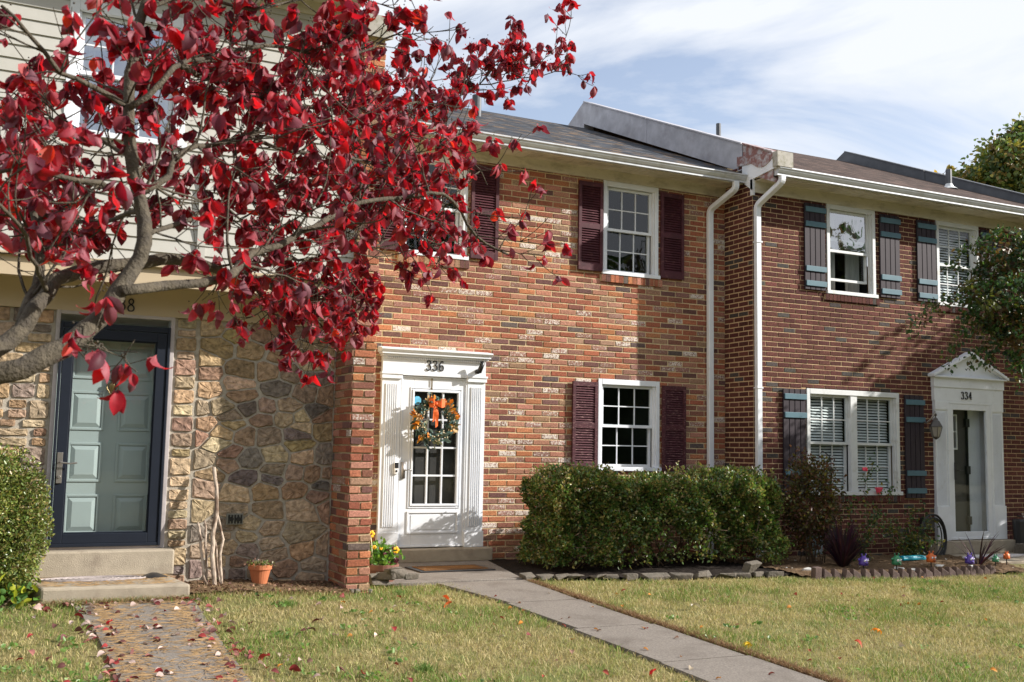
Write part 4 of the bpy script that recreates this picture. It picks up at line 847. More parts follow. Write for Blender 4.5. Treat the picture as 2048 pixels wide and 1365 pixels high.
def crown_tree(name, label, base_, height, blobs, leaf, nleaf, cols, m, trunk_r, tilt=(0, 0), group=None, sub=1.0, bark='bark2'):
    """trunk with limbs to each foliage blob; leaves clumped on sprays through each blob's volume"""
    t = thing(name, label, 'tree', base_, group); b = Vector(base_); w_ = MB()
    top = b+Vector((tilt[0], tilt[1], height*.55)); P, rd = limb(w_, [b-Vector((0, 0, .1)), b+Vector((tilt[0]*.3, tilt[1]*.3, height*.28)), top], trunk_r, trunk_r*.55, 10, trunk_r*.06)
    TP, TC, DR = [], [], []
    tw = sum(r**2.2 for _, r in blobs)
    for c, r in blobs:
        c = Vector(c); st = P[int(len(P)*random.uniform(.45, .95))]; mid = (st+c)*.5+Vector([random.gauss(0, r*.15) for _ in range(3)])+Vector((0, 0, -r*.1))
        Q, _ = limb(w_, [st, mid, c], trunk_r*.4, trunk_r*.08, 6, trunk_r*.05)
        n = int(nleaf*r**2.2/tw); ncl = max(6, n//26)
        for k in range(ncl):
            v = Vector([random.gauss(0, 1) for _ in range(3)]).normalized(); rr = r*random.uniform(.45, 1.08)*(1+.15*math.sin(v.x*5+v.z*7)); e = c+v*rr
            if random.random() < .5: limb(w_, [c+v*rr*.25, e-v*.02*r], trunk_r*.06+.004, .003, 4)
            o_ = np.array(e)+rs.normal(size=(26, 3))*np.array([.18, .18, .12])*r*sub; TP.append(o_); cc = cols[rs.randint(len(cols))]*rs.uniform(.65, 1.3)
            TC.append(np.tile(cc, (26, 1))*rs.uniform(.8, 1.2, (26, 1))); DR.append(np.tile(np.array(v)*.6+np.array([0, 0, -.5]), (26, 1)))
    w_.build('trunk', M[bark], t, smooth=True); TP = np.concatenate(TP); TC = np.concatenate(TC); DR = np.concatenate(DR)
    bake('crown', *SIMPLE, rots(len(TP), DR, .7, rs)*(leaf*rs.uniform(.7, 1.25, len(TP)))[:, None, None], TP, TC, m, t)
    return t
G1 = [np.array(c) for c in ((.035, .075, .02), (.05, .10, .025), (.025, .055, .02), (.09, .10, .02), (.09, .055, .02))]
G2 = [np.array(c) for c in ((.10, .15, .04), (.13, .16, .04), (.26, .22, .04), (.07, .11, .035), (.20, .14, .04))]
# crape myrtle beside the right-hand house (trunk just outside the picture)
def dp(x, y, c): return tuple(dep(x, y, c))
crown_tree('crape_myrtle', 'dark green leafy tree arching in from the right over the pedimented door', (12.6, 8.6, gz(12.6, 8.6)), 3.2,
           [(dp(2035, 580, 12.2), .45), (dp(2075, 520, 12.4), .42), (dp(1965, 600, 12.0), .26), (dp(2090, 640, 12.2), .5), (dp(2000, 520, 12.5), .30), (dp(1985, 555, 12.3), .24), (dp(2035, 680, 12.0), .25), (dp(2005, 640, 12.1), .24), (dp(2080, 470, 12.3), .2), ((13.3, 8.5, 3.0), .8), ((13.9, 8.2, 2.4), .8), ((13.6, 8.4, 3.9), .7), ((14.2, 9.0, 3.3), .8)], .060, 19000, G1, M['leafg'], .06)
# arching sprays of the same tree are part of its crown
def spray(parent, pts, n, leaf, cols, m, name='crown', r=.006, dens=1, spread=.05):
    w_ = MB(); P, _ = limb(w_, pts, r, r*.35, 5, .002); w_.build('twig', M['bark2'], parent, smooth=True); P = np.array([tuple(p) for p in P])
    k = rs.randint(0, len(P), n); T = P[k]+rs.normal(size=(n, 3))*spread; c = np.array(cols)[rs.randint(len(cols), size=n)]*rs.uniform(.7, 1.3, (n, 1))
    dr = rs.normal(size=(n, 3))*.6+np.array([0, 0, -.5]); bake(name, *SIMPLE, rots(n, dr, .5, rs)*(leaf*rs.uniform(.7, 1.2, n))[:, None, None], T, c, m, parent)
cm_ = bpy.data.objects['crape_myrtle']
for pp, nn in (([(2030, 560, 12.2), (1975, 545, 12.2), (1940, 560, 12.2), (1915, 590, 12.2)], 150), ([(2048, 520, 12.2), (1990, 500, 12.2), (1950, 505, 12.2)], 140), ([(2060, 490, 12.2), (2010, 462, 12.2), (1985, 470, 12.2)], 120), ([(2040, 640, 12.0), (1990, 690, 12.0), (1975, 730, 12.0)], 150), ([(2060, 690, 12.0), (2040, 740, 12.0), (2047, 765, 12.0)], 110), ([(2000, 590, 12.3), (1950, 600, 12.3), (1925, 640, 12.3)], 150), ([(2060, 600, 12.0), (2010, 620, 12.0), (1960, 650, 12.0)], 160), ([(1960, 590, 12.0), (1900, 600, 12.0), (1860, 615, 12.0), (1822, 660, 12.0)], 190), ([(1980, 650, 12.0), (1930, 665, 12.0), (1905, 690, 12.0), (1898, 730, 12.0)], 170), ([(2000, 660, 12.0), (1965, 690, 12.0), (1945, 725, 12.0)], 150), ([(2040, 700, 12.0), (2030, 735, 12.0)], 80), ([(1980, 480, 12.3), (1930, 500, 12.3), (1905, 540, 12.3)], 130), ([(2000, 600, 12.0), (1940, 640, 12.0)], 120)):
    spray(cm_, [dep(*q) for q in pp], nn, .055, G1, M['leafg'])
# big trees outside the frame that shade the right-hand house and show in the window panes
def blobs_round(c, r, n, rb):
    o = []
    for _ in range(n):
        v = Vector([random.gauss(0, 1) for _ in range(3)]).normalized()*random.uniform(.3, .8); o.append((tuple(Vector(c)+Vector((v.x*r, v.y*r, v.z*r*.8))), rb*random.uniform(.75, 1.2)))
    return o
crown_tree('shade_tree', 'broad green shade tree standing on the lawn beyond the right edge', (18.0, 8.2, -.1), 4.5, blobs_round((18.0, 8.8, 4.2), 2.1, 13, 1.05), .13, 13000, G1, M['leafg'], .14)
# autumn tree behind the roofs
crown_tree('autumn_tree', 'green and yellow autumn tree rising behind the right-hand roof', (44, 38, -1), 11,
           [(dp(2010, 345, 50), 1.5), (dp(2060, 320, 51), 1.9), (dp(1965, 365, 50), 1.1), (dp(2100, 370, 50), 2.4), (dp(2040, 390, 50), 2), (dp(1935, 395, 50), .8), (dp(1995, 300, 51), .6), (dp(2035, 265, 51), .5)], .24, 20000, G2, M['leafg'], .35, sub=.9)
crown_tree('autumn_tree', 'small yellow treetop just clearing the roof left of the vent pipe', (43, 44, -1), 9,
           [(dp(1882, 352, 55), .55), (dp(1878, 400, 55), .9)], .30, 260, [np.array((.40, .25, .03)), np.array((.2, .15, .03))], M['leafg'], .15, sub=.8)
for i, (x, y, z, r, sh) in enumerate(((-9, -16, 5.5, 4.2, 'leaning'), (1, -18, 6.5, 4.6, 'rounded'), (10, -16, 6.5, 4.6, 'tall'), (18.5, -18, 7.5, 5.0, 'broad'), (27, -16, 7.2, 4.8, 'spreading'), (37, -18, 10.0, 3.3, 'tall narrow'), (44, -18, 5.0, 4.2, 'distant'), (52, -18, 4.6, 4.2, 'farthest'))):
    crown_tree('reflection_tree', sh+' green tree, unseen, added behind the camera for the window reflections', (x, y, -.4), z*1.4, blobs_round((x, y, z), r, 10, r*.52), .42, 3600, G1, M['leafg'], .2)  # unseen trees added so the panes reflect something dark
mb = MB(); g_ = [(x, 9.5+2.2*math.sin(x*.21)+1.4*math.sin(x*.57+1)+.8*math.sin(x*1.3)) for x in range(-60, 121, 2)]
for (a, ha), (b, hb2) in zip(g_, g_[1:]):
    mb.quad((a, -42, -1), (b, -42, -1), (b, -43.5, hb2*.6), (a, -43.5, ha*.6)); mb.quad((a, -43.5, ha*.6), (b, -43.5, hb2*.6), (b, -46, hb2), (a, -46, ha)); mb.quad((a, -46, ha), (b, -46, hb2), (b, -52, -1), (a, -52, -1))
tag(mb.build('reflection_backdrop', mat('dark_backdrop_foliage', (.03, .045, .018), .95, spec=.05, var=.8, vscale=.8)), 'unseen dark wooded ridge added behind the camera to darken window reflections', 'wood', None, 'stuff')  # unseen ridge added to fill the bright horizon gap reflected in the panes
# ================================================================ HEDGE AND SHRUBS
def shrub_core(n, P, N_, leaf, cols, m, parent, name='foliage', flip=.9, lum=.35, droop=0):
    k = .7*np.sin(P[:, 0]*7.3+P[:, 2]*5.1)*np.sin(P[:, 0]*3.1-P[:, 2]*8.7+P[:, 1]*4)+.5*np.sin(P[:, 0]*23+P[:, 2]*11)*np.sin(P[:, 2]*31-P[:, 0]*9); c = np.array(cols)[rs.randint(len(cols), size=len(P))]*(1+lum*k[:, None])*rs.uniform(.7, 1.35, (len(P), 1))
    return bake(name, *SIMPLE, rots(len(P), N_*.8+np.array([0, 0, -droop]), flip, rs)*(leaf*rs.uniform(.65, 1.3, len(P)))[:, None, None], P, c, m, parent)
def hedge_points(n, x0, x1, y0, y1, z0, z1, rough=.05, round_=.18):
    P, Nn = [], []
    while len(P) < n:
        f = random.random()
        if f < .62: p = Vector((random.uniform(x0, x1), y0, random.uniform(z0, z1))); nn = Vector((0, -1, 0))
        elif f < .84: p = Vector((random.uniform(x0, x1), random.uniform(y0, y1), z1)); nn = Vector((0, 0, 1))
        elif f < .94: p = Vector((x0, random.uniform(y0, y1), random.uniform(z0, z1))); nn = Vector((-1, 0, 0))
        else: p = Vector((x1, random.uniform(y0, y1), random.uniform(z0, z1))); nn = Vector((1, 0, 0))
        # round the corners
        cx = min(max(p.x, x0+round_), x1-round_); cyy = min(max(p.y, y0+round_), y1-round_); cz = min(max(p.z, z0+.05), z1-round_); c = Vector((cx, cyy, cz)); d = p-c
        if d.length > round_: p = c+d.normalized()*round_; nn = d.normalized()
        lump = rough*(math.sin(p.x*6.1+p.z*2)+math.sin(p.x*2.3-p.z*6+1)+.7*math.sin(p.x*15+p.z*13)+.5*math.sin(p.x*27-p.z*23))*.6
        dep_ = lump-abs(random.gauss(0, .055))+(.05*random.random() if random.random() < .12 else 0)
        zlow = z0+.16*math.sin(p.x*2.4+3.2)+.10*math.sin(p.x*11)+.20
        if p.z < zlow and random.random() < .85: continue
        P.append(p+nn*dep_); Nn.append(nn)
    return np.array([tuple(p) for p in P]), np.array([tuple(q) for q in Nn])
GH = [(.07, .135, .03), (.10, .17, .035), (.05, .09, .022), (.16, .20, .045), (.24, .20, .06), (.12, .10, .035)]
def spray_many(parent, SH, w_):
    T = []
    for q, e in SH:
        P, _ = limb(w_, [q, (q+e)/2+Vector((random.gauss(0, .015), 0, 0)), e], .003, .0012, 4)
        for k in range(24): T.append(np.array(P[random.randrange(len(P))])+rs.normal(size=3)*.018)
    T = np.array(T); n = len(T)
    bake('foliage', *SIMPLE, rots(n, np.tile(np.array([0, 0, .5]), (n, 1)), .7, rs)*(.034*rs.uniform(.7, 1.2, n))[:, None, None], T, np.array(GH[3:5]+[(.26, .20, .10), (.12, .17, .04)])[rs.randint(4, size=n)]*rs.uniform(.7, 1.3, (n, 1)), M['leafh'], parent)
hd = thing('hedge', 'clipped green box-shaped hedge under the middle house window', 'hedge', (6.9, 10.8, 0))
P_, Nn = hedge_points(46000, 5.57, 8.78, 10.22, 11.3, .08, 1.05, .085, .2); shrub_core(0, P_, Nn, .040, GH, M['leafh'], hd)
w_ = MB()
for k in range(60):
    x = random.uniform(5.8, 8.3); y = random.uniform(10.45, 11.1); q = Vector((x, y, -.02)); e = q+Vector((random.gauss(0, .25), -abs(random.gauss(0, .2)), random.uniform(.35, .75)))
    limb(w_, [q, (q+e)/2+Vector((random.gauss(0, .06), 0, 0)), e], .010, .004, 5)
for k in range(26):
    x = random.uniform(5.7, 8.4); q = Vector((x, 10.28, random.uniform(.15, .5))); limb(w_, [q, q+Vector((random.gauss(0, .1), -.08, -.02)), q+Vector((random.gauss(0, .2), -.14, random.uniform(-.15, .06)))], .004, .0015, 4)
SH = []
for k in range(90):
    x = random.uniform(5.5, 8.7); q = Vector((x, random.uniform(10.2, 11.1), 1.0)) if random.random() < .6 else Vector((x, 10.26, random.uniform(.4, 1.0))); e = q+Vector((random.gauss(0, .06), random.gauss(-.04, .04), random.uniform(.06, .19)))
    SH.append((q, e))
spray_many(hd, SH, w_); w_.build('stems', M['bark2'], hd, smooth=True)
w_ = MB(); w_.box(5.85, 8.4, 10.6, 11.1, .48, .86); w_.build('shade_core', mat('painted_core_shade', (.02, .02, .012), .95, spec=.05, var=.5, vscale=30, bump=1, bscale=50), hd)  # solid near-black box: the hedge's inner shade put in as colour
def blob_shrub(name, label, c, r3, n, leaf, cols, m, z0=0, cat='shrub', stems=16, rough=.12, shellness=.5):
    t = thing(name, label, cat, (c[0], c[1], gz(c[0], c[1]))); v = rs.normal(size=(n, 3)); v /= np.linalg.norm(v, axis=1)[:, None]; rr = rs.uniform(shellness, 1.03, n)
    lum = 1+rough*(np.sin(v[:, 0]*6+v[:, 2]*4)+np.sin(v[:, 1]*8-v[:, 2]*7)+np.sin(v[:, 0]*13+v[:, 1]*11)*.5)
    P = np.array(c)+v*(rr*lum)[:, None]*np.array(r3); ok = P[:, 2] > z0; P, v = P[ok], v[ok]; shrub_core(0, P, v, leaf, cols, m, t)
    w_ = MB()
    for k in range(stems):
        q = Vector((c[0]+random.gauss(0, .06), c[1]+random.gauss(0, .06), gz(c[0], c[1])-.02)); e = Vector(c)+Vector((random.uniform(-1, 1)*r3[0]*.7, random.uniform(-1, 1)*r3[1]*.7, random.uniform(-.3, .9)*r3[2])); limb(w_, [q, (q+e)/2, e], .008, .002, 5)
    w_.build('stems', M['bark2'], t, smooth=True); return t
GB = [(.12, .17, .04), (.17, .21, .05), (.07, .11, .025), (.24, .25, .07), (.18, .14, .05)]
blob_shrub('boxwood_bush', 'bushy green boxwood at the left edge beside the sage green door', (-.12, 9.45, .62), (.56, .42, .70), 52000, .027, GB, M['leafh'], .02, stems=20, rough=.05, shellness=.6)
blob_shrub('leafy_plant', 'low plant with pale green and yellow leaves under the boxwood bush', (.17, 9.12, .10), (.22, .12, .16), 130, .075, [(.10, .22, .04), (.30, .32, .03), (.07, .15, .04)], M['leafg'], .0, 'plant', 6)
BR = [(.10, .045, .03), (.13, .06, .03), (.07, .06, .02), (.13, .11, .02), (.05, .06, .02)]
blob_shrub('bronze_shrub', 'purple-brown and olive shrub between the hedge and the twin window', (9.22, 10.35, .75), (.42, .3, .62), 5200, .042, BR, M['leafg'], .15, stems=14)
def rose(name, label, x, y, paths, n, cols, cat='plant', leaf=.045):
    t = thing(name, label, cat, (x, y, gz(x, y)))
    for pp in paths: spray(t, [(x, y, 0)]+pp, n//len(paths), leaf, cols, M['leafg'], 'foliage', .006, spread=.055)
    return t
GR = [(.05, .10, .03), (.07, .12, .03), (.04, .08, .03), (.20, .17, .03)]
rb = rose('rose_bush', 'lanky rose bush with one pink bloom in front of the twin window', 10.15, 10.45, [[(10.2, 10.4, .5), (10.1, 10.35, .9), (10.22, 10.3, 1.25)], [(9.95, 10.4, .4), (9.85, 10.35, .75)], [(10.3, 10.5, .4), (10.55, 10.5, .75), (10.75, 10.5, .95)], [(10.2, 10.4, .3), (10.4, 10.4, .55)]], 620, GR)
q = onY(1730, 939, 10.25); f_ = MB()
for k in range(14): a = k*2.4; f_.ball((q[0]+.02*math.cos(a), q[1]+.015*math.sin(a), q[2]+.01*math.sin(k)), .018, 8)
f_.build('flower', M['pink'], rb, smooth=True)
rose('vine', 'green climbing plant with yellowing leaves draped over the hose reel', 11.35, 10.75, [[(11.3, 10.7, .3), (11.25, 10.65, .6), (11.35, 10.62, .68)], [(11.1, 10.7, .25), (10.95, 10.65, .45)], [(11.5, 10.65, .25), (11.45, 10.6, .5)], [(10.9, 10.6, .2), (10.7, 10.55, .4), (10.6, 10.5, .45)], [(11.2, 10.6, .3), (11.55, 10.5, .18)]], 900, GR+[(.10, .11, .03)])
def spiky(name, label, x, y, n, h, col, sp):
    t = thing(name, label, 'plant', (x, y, gz(x, y))); mb = MB()
    for k in range(n):
        a = random.uniform(0, 2*math.pi); l = random.uniform(.4, 1)*sp; b = Vector((x+.03*math.cos(a), y+.03*math.sin(a), gz(x, y))); hh = h*random.uniform(.5, 1.05)*(1-.45*(l/sp)**2)
        s_ = Vector((-math.sin(a), math.cos(a), 0))*.011; dr = Vector((math.cos(a), math.sin(a), 0)); pts = [b, b+dr*l*.28+Vector((0, 0, hh*.38)), b+dr*l*.62+Vector((0, 0, hh*.74)), b+dr*l+Vector((0, 0, hh))]
        c = tuple(x_*random.uniform(.6, 1.4) for x_ in col); V = []
        for i, p in enumerate(pts): f = (1, 1, .7, .08)[i]; V += [p-s_*f, p+s_*f]
        mb.add(V, [(0, 1, 3, 2), (2, 3, 5, 4), (4, 5, 7, 6)], 0, c)
    mb.build('blades', M['grass'], t); return t
spiky('purple_fountain_grass', 'dense clump of dark purple grass in front of the grey utility box', 9.35, 9.95, 300, .66, (.05, .024, .032), .34)
spiky('spiky_plant', 'sparse spiky purple plant in front of the pedimented door step', 11.55, 9.85, 24, .55, (.05, .025, .03), .42)
# ================================================================ GRASS, LITTER
def inside_walk(x, y):
    a = (x > 4.19) & (x < 4.96) & (y < 9.95); b = (x > .70+.0*y) & (x < 1.5-.02*(9-y)) & (y < 9.3); c = (x > .25) & (x < 1.6) & (y > 9.1)
    d = (x > 3.15) & (x < 5.4) & (y > 9.9); bedy = np.where(x < 6.3, 9.95-.27*(x-5.0)/1.3, np.where(x < 7.9, 9.68-.23*(x-6.3)/1.6, 9.36-.05*(x-7.9)))
    e = (x > 4.96) & (y > bedy-.06); f = (x > 1.5) & (x < 3.2) & (y > 9.42-.1*np.sin(x*5)); g_ = (x > 12.1) & (y > 9.65)
    h = (x > 3.2) & (x <= 4.2) & (y > 9.88)
    return a | b | c | d | e | f | g_ | h
def scatter(n, x0, x1, y0, y1):
    x = rs.uniform(x0, x1, n); y = rs.uniform(y0, y1, n); ok = ~inside_walk(x, y)
    az = np.arctan2(x, y); ok &= (az > R(-3)) & (az < R(56)); return x[ok], y[ok]
def blades(name, x, y, h, wd, mix, lean=.5, nrm=None):
    n = len(x); z = np.array([gz(a, b) for a, b in zip(x, y)])-.012; a = rs.uniform(0, 2*np.pi, n); ln = rs.uniform(.1, lean*1.6, n)*h; b = rs.uniform(0, 2*np.pi, n)
    base_ = np.stack([x, y, z], 1); s_ = np.stack([np.cos(a), np.sin(a), 0*a], 1)*(wd*rs.uniform(.6, 1.3, n))[:, None]
    mid = base_+np.stack([np.cos(b)*ln*.35, np.sin(b)*ln*.35, h*.6], 1); tip = base_+np.stack([np.cos(b)*ln, np.sin(b)*ln, h*rs.uniform(.65, 1, n)], 1)
    V = np.stack([base_-s_, base_+s_, mid+s_*.8, mid-s_*.8, tip], 1).reshape(-1, 3)
    lo = (np.array([0, 1, 2, 3, 3, 2, 4])[None, :]+(np.arange(n)*5)[:, None]).ravel(); me = bpy.data.meshes.new(name)
    me.vertices.add(5*n); me.vertices.foreach_set('co', V.ravel().astype(np.float32)); me.loops.add(7*n); me.loops.foreach_set('vertex_index', lo.astype(np.int32))
    st = (np.array([0, 4])[None, :]+(np.arange(n)*7)[:, None]).ravel(); me.polygons.add(2*n); me.polygons.foreach_set('loop_start', st.astype(np.int32)); me.polygons.foreach_set('loop_total', np.tile([4, 3], n).astype(np.int32)); me.update(calc_edges=True)
    at = me.color_attributes.new('tint', 'FLOAT_COLOR', 'CORNER'); at.data.foreach_set('color', np.repeat(np.concatenate([mix, np.ones((n, 1))], 1), 7, axis=0).astype(np.float32).ravel()); me.materials.append(M['grass'])
    return tag(link(bpy.data.objects.new(name, me)), kind='stuff')
def pn(x, y): return (np.sin(x*1.7+y*.9)+np.sin(x*.8-y*2.3+2)+np.sin(x*4.1+y*3.3)*.6+np.sin(x*7.7-y*6.1)*.5+np.sin(x*13+y*17)*.4)/3.5
x1_, y1_ = scatter(210000, -.6, 10.5, 4.6, 10.1); x2_, y2_ = scatter(80000, 7, 15.2, 6, 10.1); gx, gy = np.concatenate([x1_, x2_]), np.concatenate([y1_, y2_])
thin = pn(gx*2.3+5, gy*2.7)+.35*rs.normal(size=len(gx)); keep = ~((thin < -.42) & (rs.uniform(size=len(gx)) < .75)); gx, gy = gx[keep], gy[keep]
g_ = 1.9*pn(gx*1.3, gy*1.6)+.22*rs.normal(size=len(gx))+np.clip((gx-8)*.22, 0, .8)*(gy > 7.5)-.1
green = np.array([.15, .235, .045]); straw = np.array([.45, .38, .19]); olive = np.array([.27, .27, .08]); brown = np.array([.30, .19, .09])
k = np.clip(g_*.9+.5, 0, 1)[:, None]; col = straw*(1-k)+(green*k); rr = rs.uniform(0, 1, (len(gx), 1)); col = np.where(rr < .25, straw, np.where(rr > .78, olive, col)); col = np.where(rr > .965, brown, col)*rs.uniform(.75, 1.25, (len(gx), 1))
tag(blades('grass', gx, gy, .029*rs.uniform(.4, 1.7, len(gx))*(1+.6*np.clip(g_, 0, 1)), .0024, col, 1.0), 'short yellowing lawn grass', 'grass', None, 'stuff')
wn = 900; cxs = rs.uniform(-.3, 11, 90); cys = rs.uniform(5, 9.3, 90); cxs[:45] = np.where(rs.uniform(size=45) < .5, rs.uniform(-.2, .7, 45), rs.uniform(1.5, 3.0, 45)); kk = rs.randint(90, size=wn)
wx = cxs[kk]+rs.normal(size=wn)*.05; wy = cys[kk]+rs.normal(size=wn)*.05; ok = ~inside_walk(wx, wy); wx, wy = wx[ok], wy[ok]; wn = len(wx)
tag(bake('weeds', *SIMPLE, rots(wn, np.stack([rs.normal(size=wn), rs.normal(size=wn), np.full(wn, .5)], 1), .2, rs)*(.035*rs.uniform(.6, 1.3, wn))[:, None, None], np.stack([wx, wy, np.array([gz(a, b)+.012 for a, b in zip(wx, wy)])], 1), np.array([(.12, .22, .05), (.16, .26, .06), (.09, .16, .04)])[rs.randint(3, size=wn)], M['leafg']), 'small broadleaf weeds dotted through the lawn', 'weeds', None, 'stuff')
def edge_grass():                                        # brown thatch along the right side of the walk
    n = 9000; y = rs.uniform(4.8, 9.8, n); x = 4.985+np.abs(rs.normal(size=n))*.035; c = np.tile(np.array([.22, .13, .07]), (n, 1))*rs.uniform(.6, 1.5, (n, 1)); tag(blades('thatch', x, y, .05*rs.uniform(.5, 1.3, n), .0022, c, 1.3), 'brown cut grass edge along the walk', 'grass', None, 'stuff')
edge_grass()
def tuft(x, y, n, r, h, col, nm):
    c = np.tile(np.array(col), (n, 1))*rs.uniform(.7, 1.3, (n, 1)); xx = x+rs.normal(size=n)*r; yy_ = y+rs.normal(size=n)*r; o = blades('grass_tuft', xx, yy_, h*rs.uniform(.5, 1.1, n), .002, c, .7); o['kind'] = 'stuff'
for px, py in ((850, 1318), (575, 1222), (250, 1205), (800, 1190), (420, 1185), (1880, 1160), (1990, 1175)):
    d = ray(px, py); t_ = (gz(3, 8.5)-CH)/d[2]; q = O+d*t_; tuft(q[0], q[1], 170, .035, .075, (.13, .22, .05), px)
n = 4200; xx = rs.uniform(1.4, 3.0, n); yy_ = rs.uniform(9.3, 9.8, n); tag(blades('dry_grass', xx, yy_, .05*rs.uniform(.4, 1.2, n), .002, np.tile(np.array([.32, .22, .12]), (n, 1))*rs.uniform(.5, 1.4, (n, 1)), 1.2), 'dry grass at the foot of the stone wall', 'grass', None, 'stuff')
n = 2600; xx = rs.uniform(.4, 1.7, n); yy_ = 9.12-np.abs(rs.normal(size=n))*.05; tag(blades('dry_grass', xx, yy_, .07*rs.uniform(.4, 1.2, n), .002, np.where(rs.uniform(size=(n, 1)) < .4, np.array([.15, .22, .05]), np.array([.36, .25, .13]))*rs.uniform(.5, 1.3, (n, 1)), 1.2), 'dry grass along the stoop', 'grass', None, 'stuff')
# pine needles on the left path and stoop
n = 2300; xx = np.where(rs.uniform(size=n) < .4, rs.uniform(.72, 1.5, n), np.where(rs.uniform(size=n) < .5, .78+np.abs(rs.normal(size=n))*.12, 1.45-np.abs(rs.normal(size=n))*.12)); yy_ = rs.uniform(5.5, 9.15, n); n2 = 420; xx = np.concatenate([xx, rs.uniform(.42, 1.45, n2)]); yy_ = np.concatenate([yy_, rs.uniform(9.22, 9.82, n2)])
zz = np.array([gz(a, b)+.012 for a, b in zip(xx, yy_)]); zz[n:] = .190; a = rs.normal(size=n+n2)*1.1; Ms = np.zeros((n+n2, 3, 3)); l_ = rs.uniform(.06, .13, n+n2); Ms[:, 0, 0] = np.cos(a)*l_; Ms[:, 1, 0] = np.sin(a)*l_; Ms[:, 0, 1] = -np.sin(a)*.09; Ms[:, 1, 1] = np.cos(a)*.09; Ms[:, 2, 2] = 1
nc = np.array([.42, .27, .13])*rs.uniform(.5, 1.3, (n+n2, 1))
tag(bake('pine_needles', [(-.5, -.012, 0), (.5, -.012, 0), (.5, .012, 0), (-.5, .012, 0), (0, 0, .004)], [(0, 1, 4), (1, 2, 4), (2, 3, 4), (3, 0, 4)], Ms, np.stack([xx, yy_, zz], 1), nc, M['litter'], None, False), 'brown pine needles scattered on the left path', 'needles', None, 'stuff')
def fallen(n, xs_, ys_, size, cols, name, label):
    Z = np.array([gz(a, b)+.022 for a, b in zip(xs_, ys_)]); Z[(xs_ > .7) & (xs_ < 1.5)] -= .008
    V, F = leaf_template(.5, .5, .36); fr_ = rots(n, np.concatenate([rs.normal(size=(n, 2)), np.zeros((n, 1))], 1), .0, rs)
    y = fr_[:, :, 1]; y[:, 2] *= .15; y /= np.linalg.norm(y, axis=1)[:, None]; up = np.tile(np.array([0, 0, 1.]), (n, 1))+rs.normal(size=(n, 3))*.4; x = np.cross(y, up); x /= np.linalg.norm(x, axis=1)[:, None]; z = np.cross(x, y)
    fr_ = np.stack([x, y, z], 2)*(size*rs.uniform(.6, 1.2, n))[:, None, None]; tag(bake(name, V, F, fr_, np.stack([xs_, ys_, Z], 1), np.array(cols)[rs.randint(len(cols), size=n)]*rs.uniform(.7, 1.2, (n, 1)), M['litter']), label, 'leaves', None, 'stuff')
n = 330; xs_ = np.abs(rs.normal(size=n))*1.3+.2; ys_ = rs.uniform(5.2, 9.2, n); xs_[:150] = np.where(rs.uniform(size=150) < .5, .74, 1.5)+rs.normal(size=150)*.09; ys_[150:200] = 9.1-np.abs(rs.normal(size=50))*.08; xs_[150:200] = rs.uniform(.4, 1.6, 50); fallen(n, xs_, ys_, .065, [(.35, .14, .12), (.28, .03, .03), (.13, .05, .045), (.48, .34, .30), (.20, .04, .04), (.50, .38, .34)], 'fallen_leaves', 'fallen dogwood leaves strewn over the left lawn and path')
n = 150; fallen(n, rs.uniform(1.5, 11, n), rs.uniform(5, 9.4, n), .045, [(.35, .2, .14), (.28, .05, .03), (.5, .2, .03), (.40, .33, .24)], 'fallen_leaves', 'sparse fallen leaves over the whole lawn')
n = 260; fallen(n, rs.uniform(1.5, 3.0, n), rs.uniform(9.35, 10.0, n), .04, [(.2, .12, .07), (.28, .16, .1), (.12, .06, .045)], 'fallen_leaves', 'dry leaves at the foot of the stone wall')
n = 90; fallen(n, rs.uniform(8.3, 12, n), rs.uniform(9.4, 10.9, n), .04, [(.3, .25, .2), (.2, .12, .07), (.5, .48, .44)], 'fallen_leaves', 'dry leaves in the garden bed')
def one_leaf(px, py, col, lab, size=.09, maple=False):
    d = ray(px, py); q = None; t_ = 1.0
    for _ in range(12): q = O+d*t_; t_ *= 1; t_ = (gz(q[0], q[1])+.03-CH)/d[2]; q = O+d*t_
    V, F = leaf_template(.9, .5, .38); mb = MB(); mb.add([(v[0]*size, v[1]*size, v[2]*size) for v in V], F, 0, (*col, 1))
    if maple:
        mb = MB(); 
        for a in (-70, -35, 0, 35, 70): c_, s_ = math.cos(R(a)), math.sin(R(a)); mb.add([((v[0]*.7*c_-v[1]*s_)*size, (v[0]*.7*s_+v[1]*c_)*size, v[2]*size+.002) for v in V], F, 0, (*col, 1))
    o = mb.build('maple_leaf' if maple else 'dogwood_leaf', M['litter'], smooth=True); o.location = q; o.rotation_euler = (R(random.uniform(-25, 25)), R(random.uniform(-25, 25)), random.uniform(0, 6)); tag(o, lab, 'leaf')
one_leaf(885, 1193, (.75, .12, .03), 'bright orange leaf standing on the lawn below the white door', .13)
one_leaf(1313, 1340, (.5, .01, .01), 'vivid red leaf on the grass just left of the walk near the bottom edge', .075)
one_leaf(540, 1312, (.5, .06, .06), 'large coral red leaf curled on the left lawn', .10)
one_leaf(225, 1242, (.45, .015, .015), 'small deep red leaf lying in the middle of the left path', .07)
one_leaf(1755, 1262, (.75, .3, .03), 'golden orange maple leaf on the right lawn', .06, True)
one_leaf(1708, 1282, (.40, .05, .02), 'rust red leaf on the right lawn left of a golden one', .08)
one_leaf(1500, 1290, (.65, .45, .03), 'yellow leaf at the right edge of the walk', .06, True)
one_leaf(1383, 1213, (.55, .5, .40), 'pale cream leaf on the lawn before the hedge', .09)
one_leaf(905, 1205, (.7, .14, .04), 'flat orange-red leaf on the lawn left of the walk', .12)
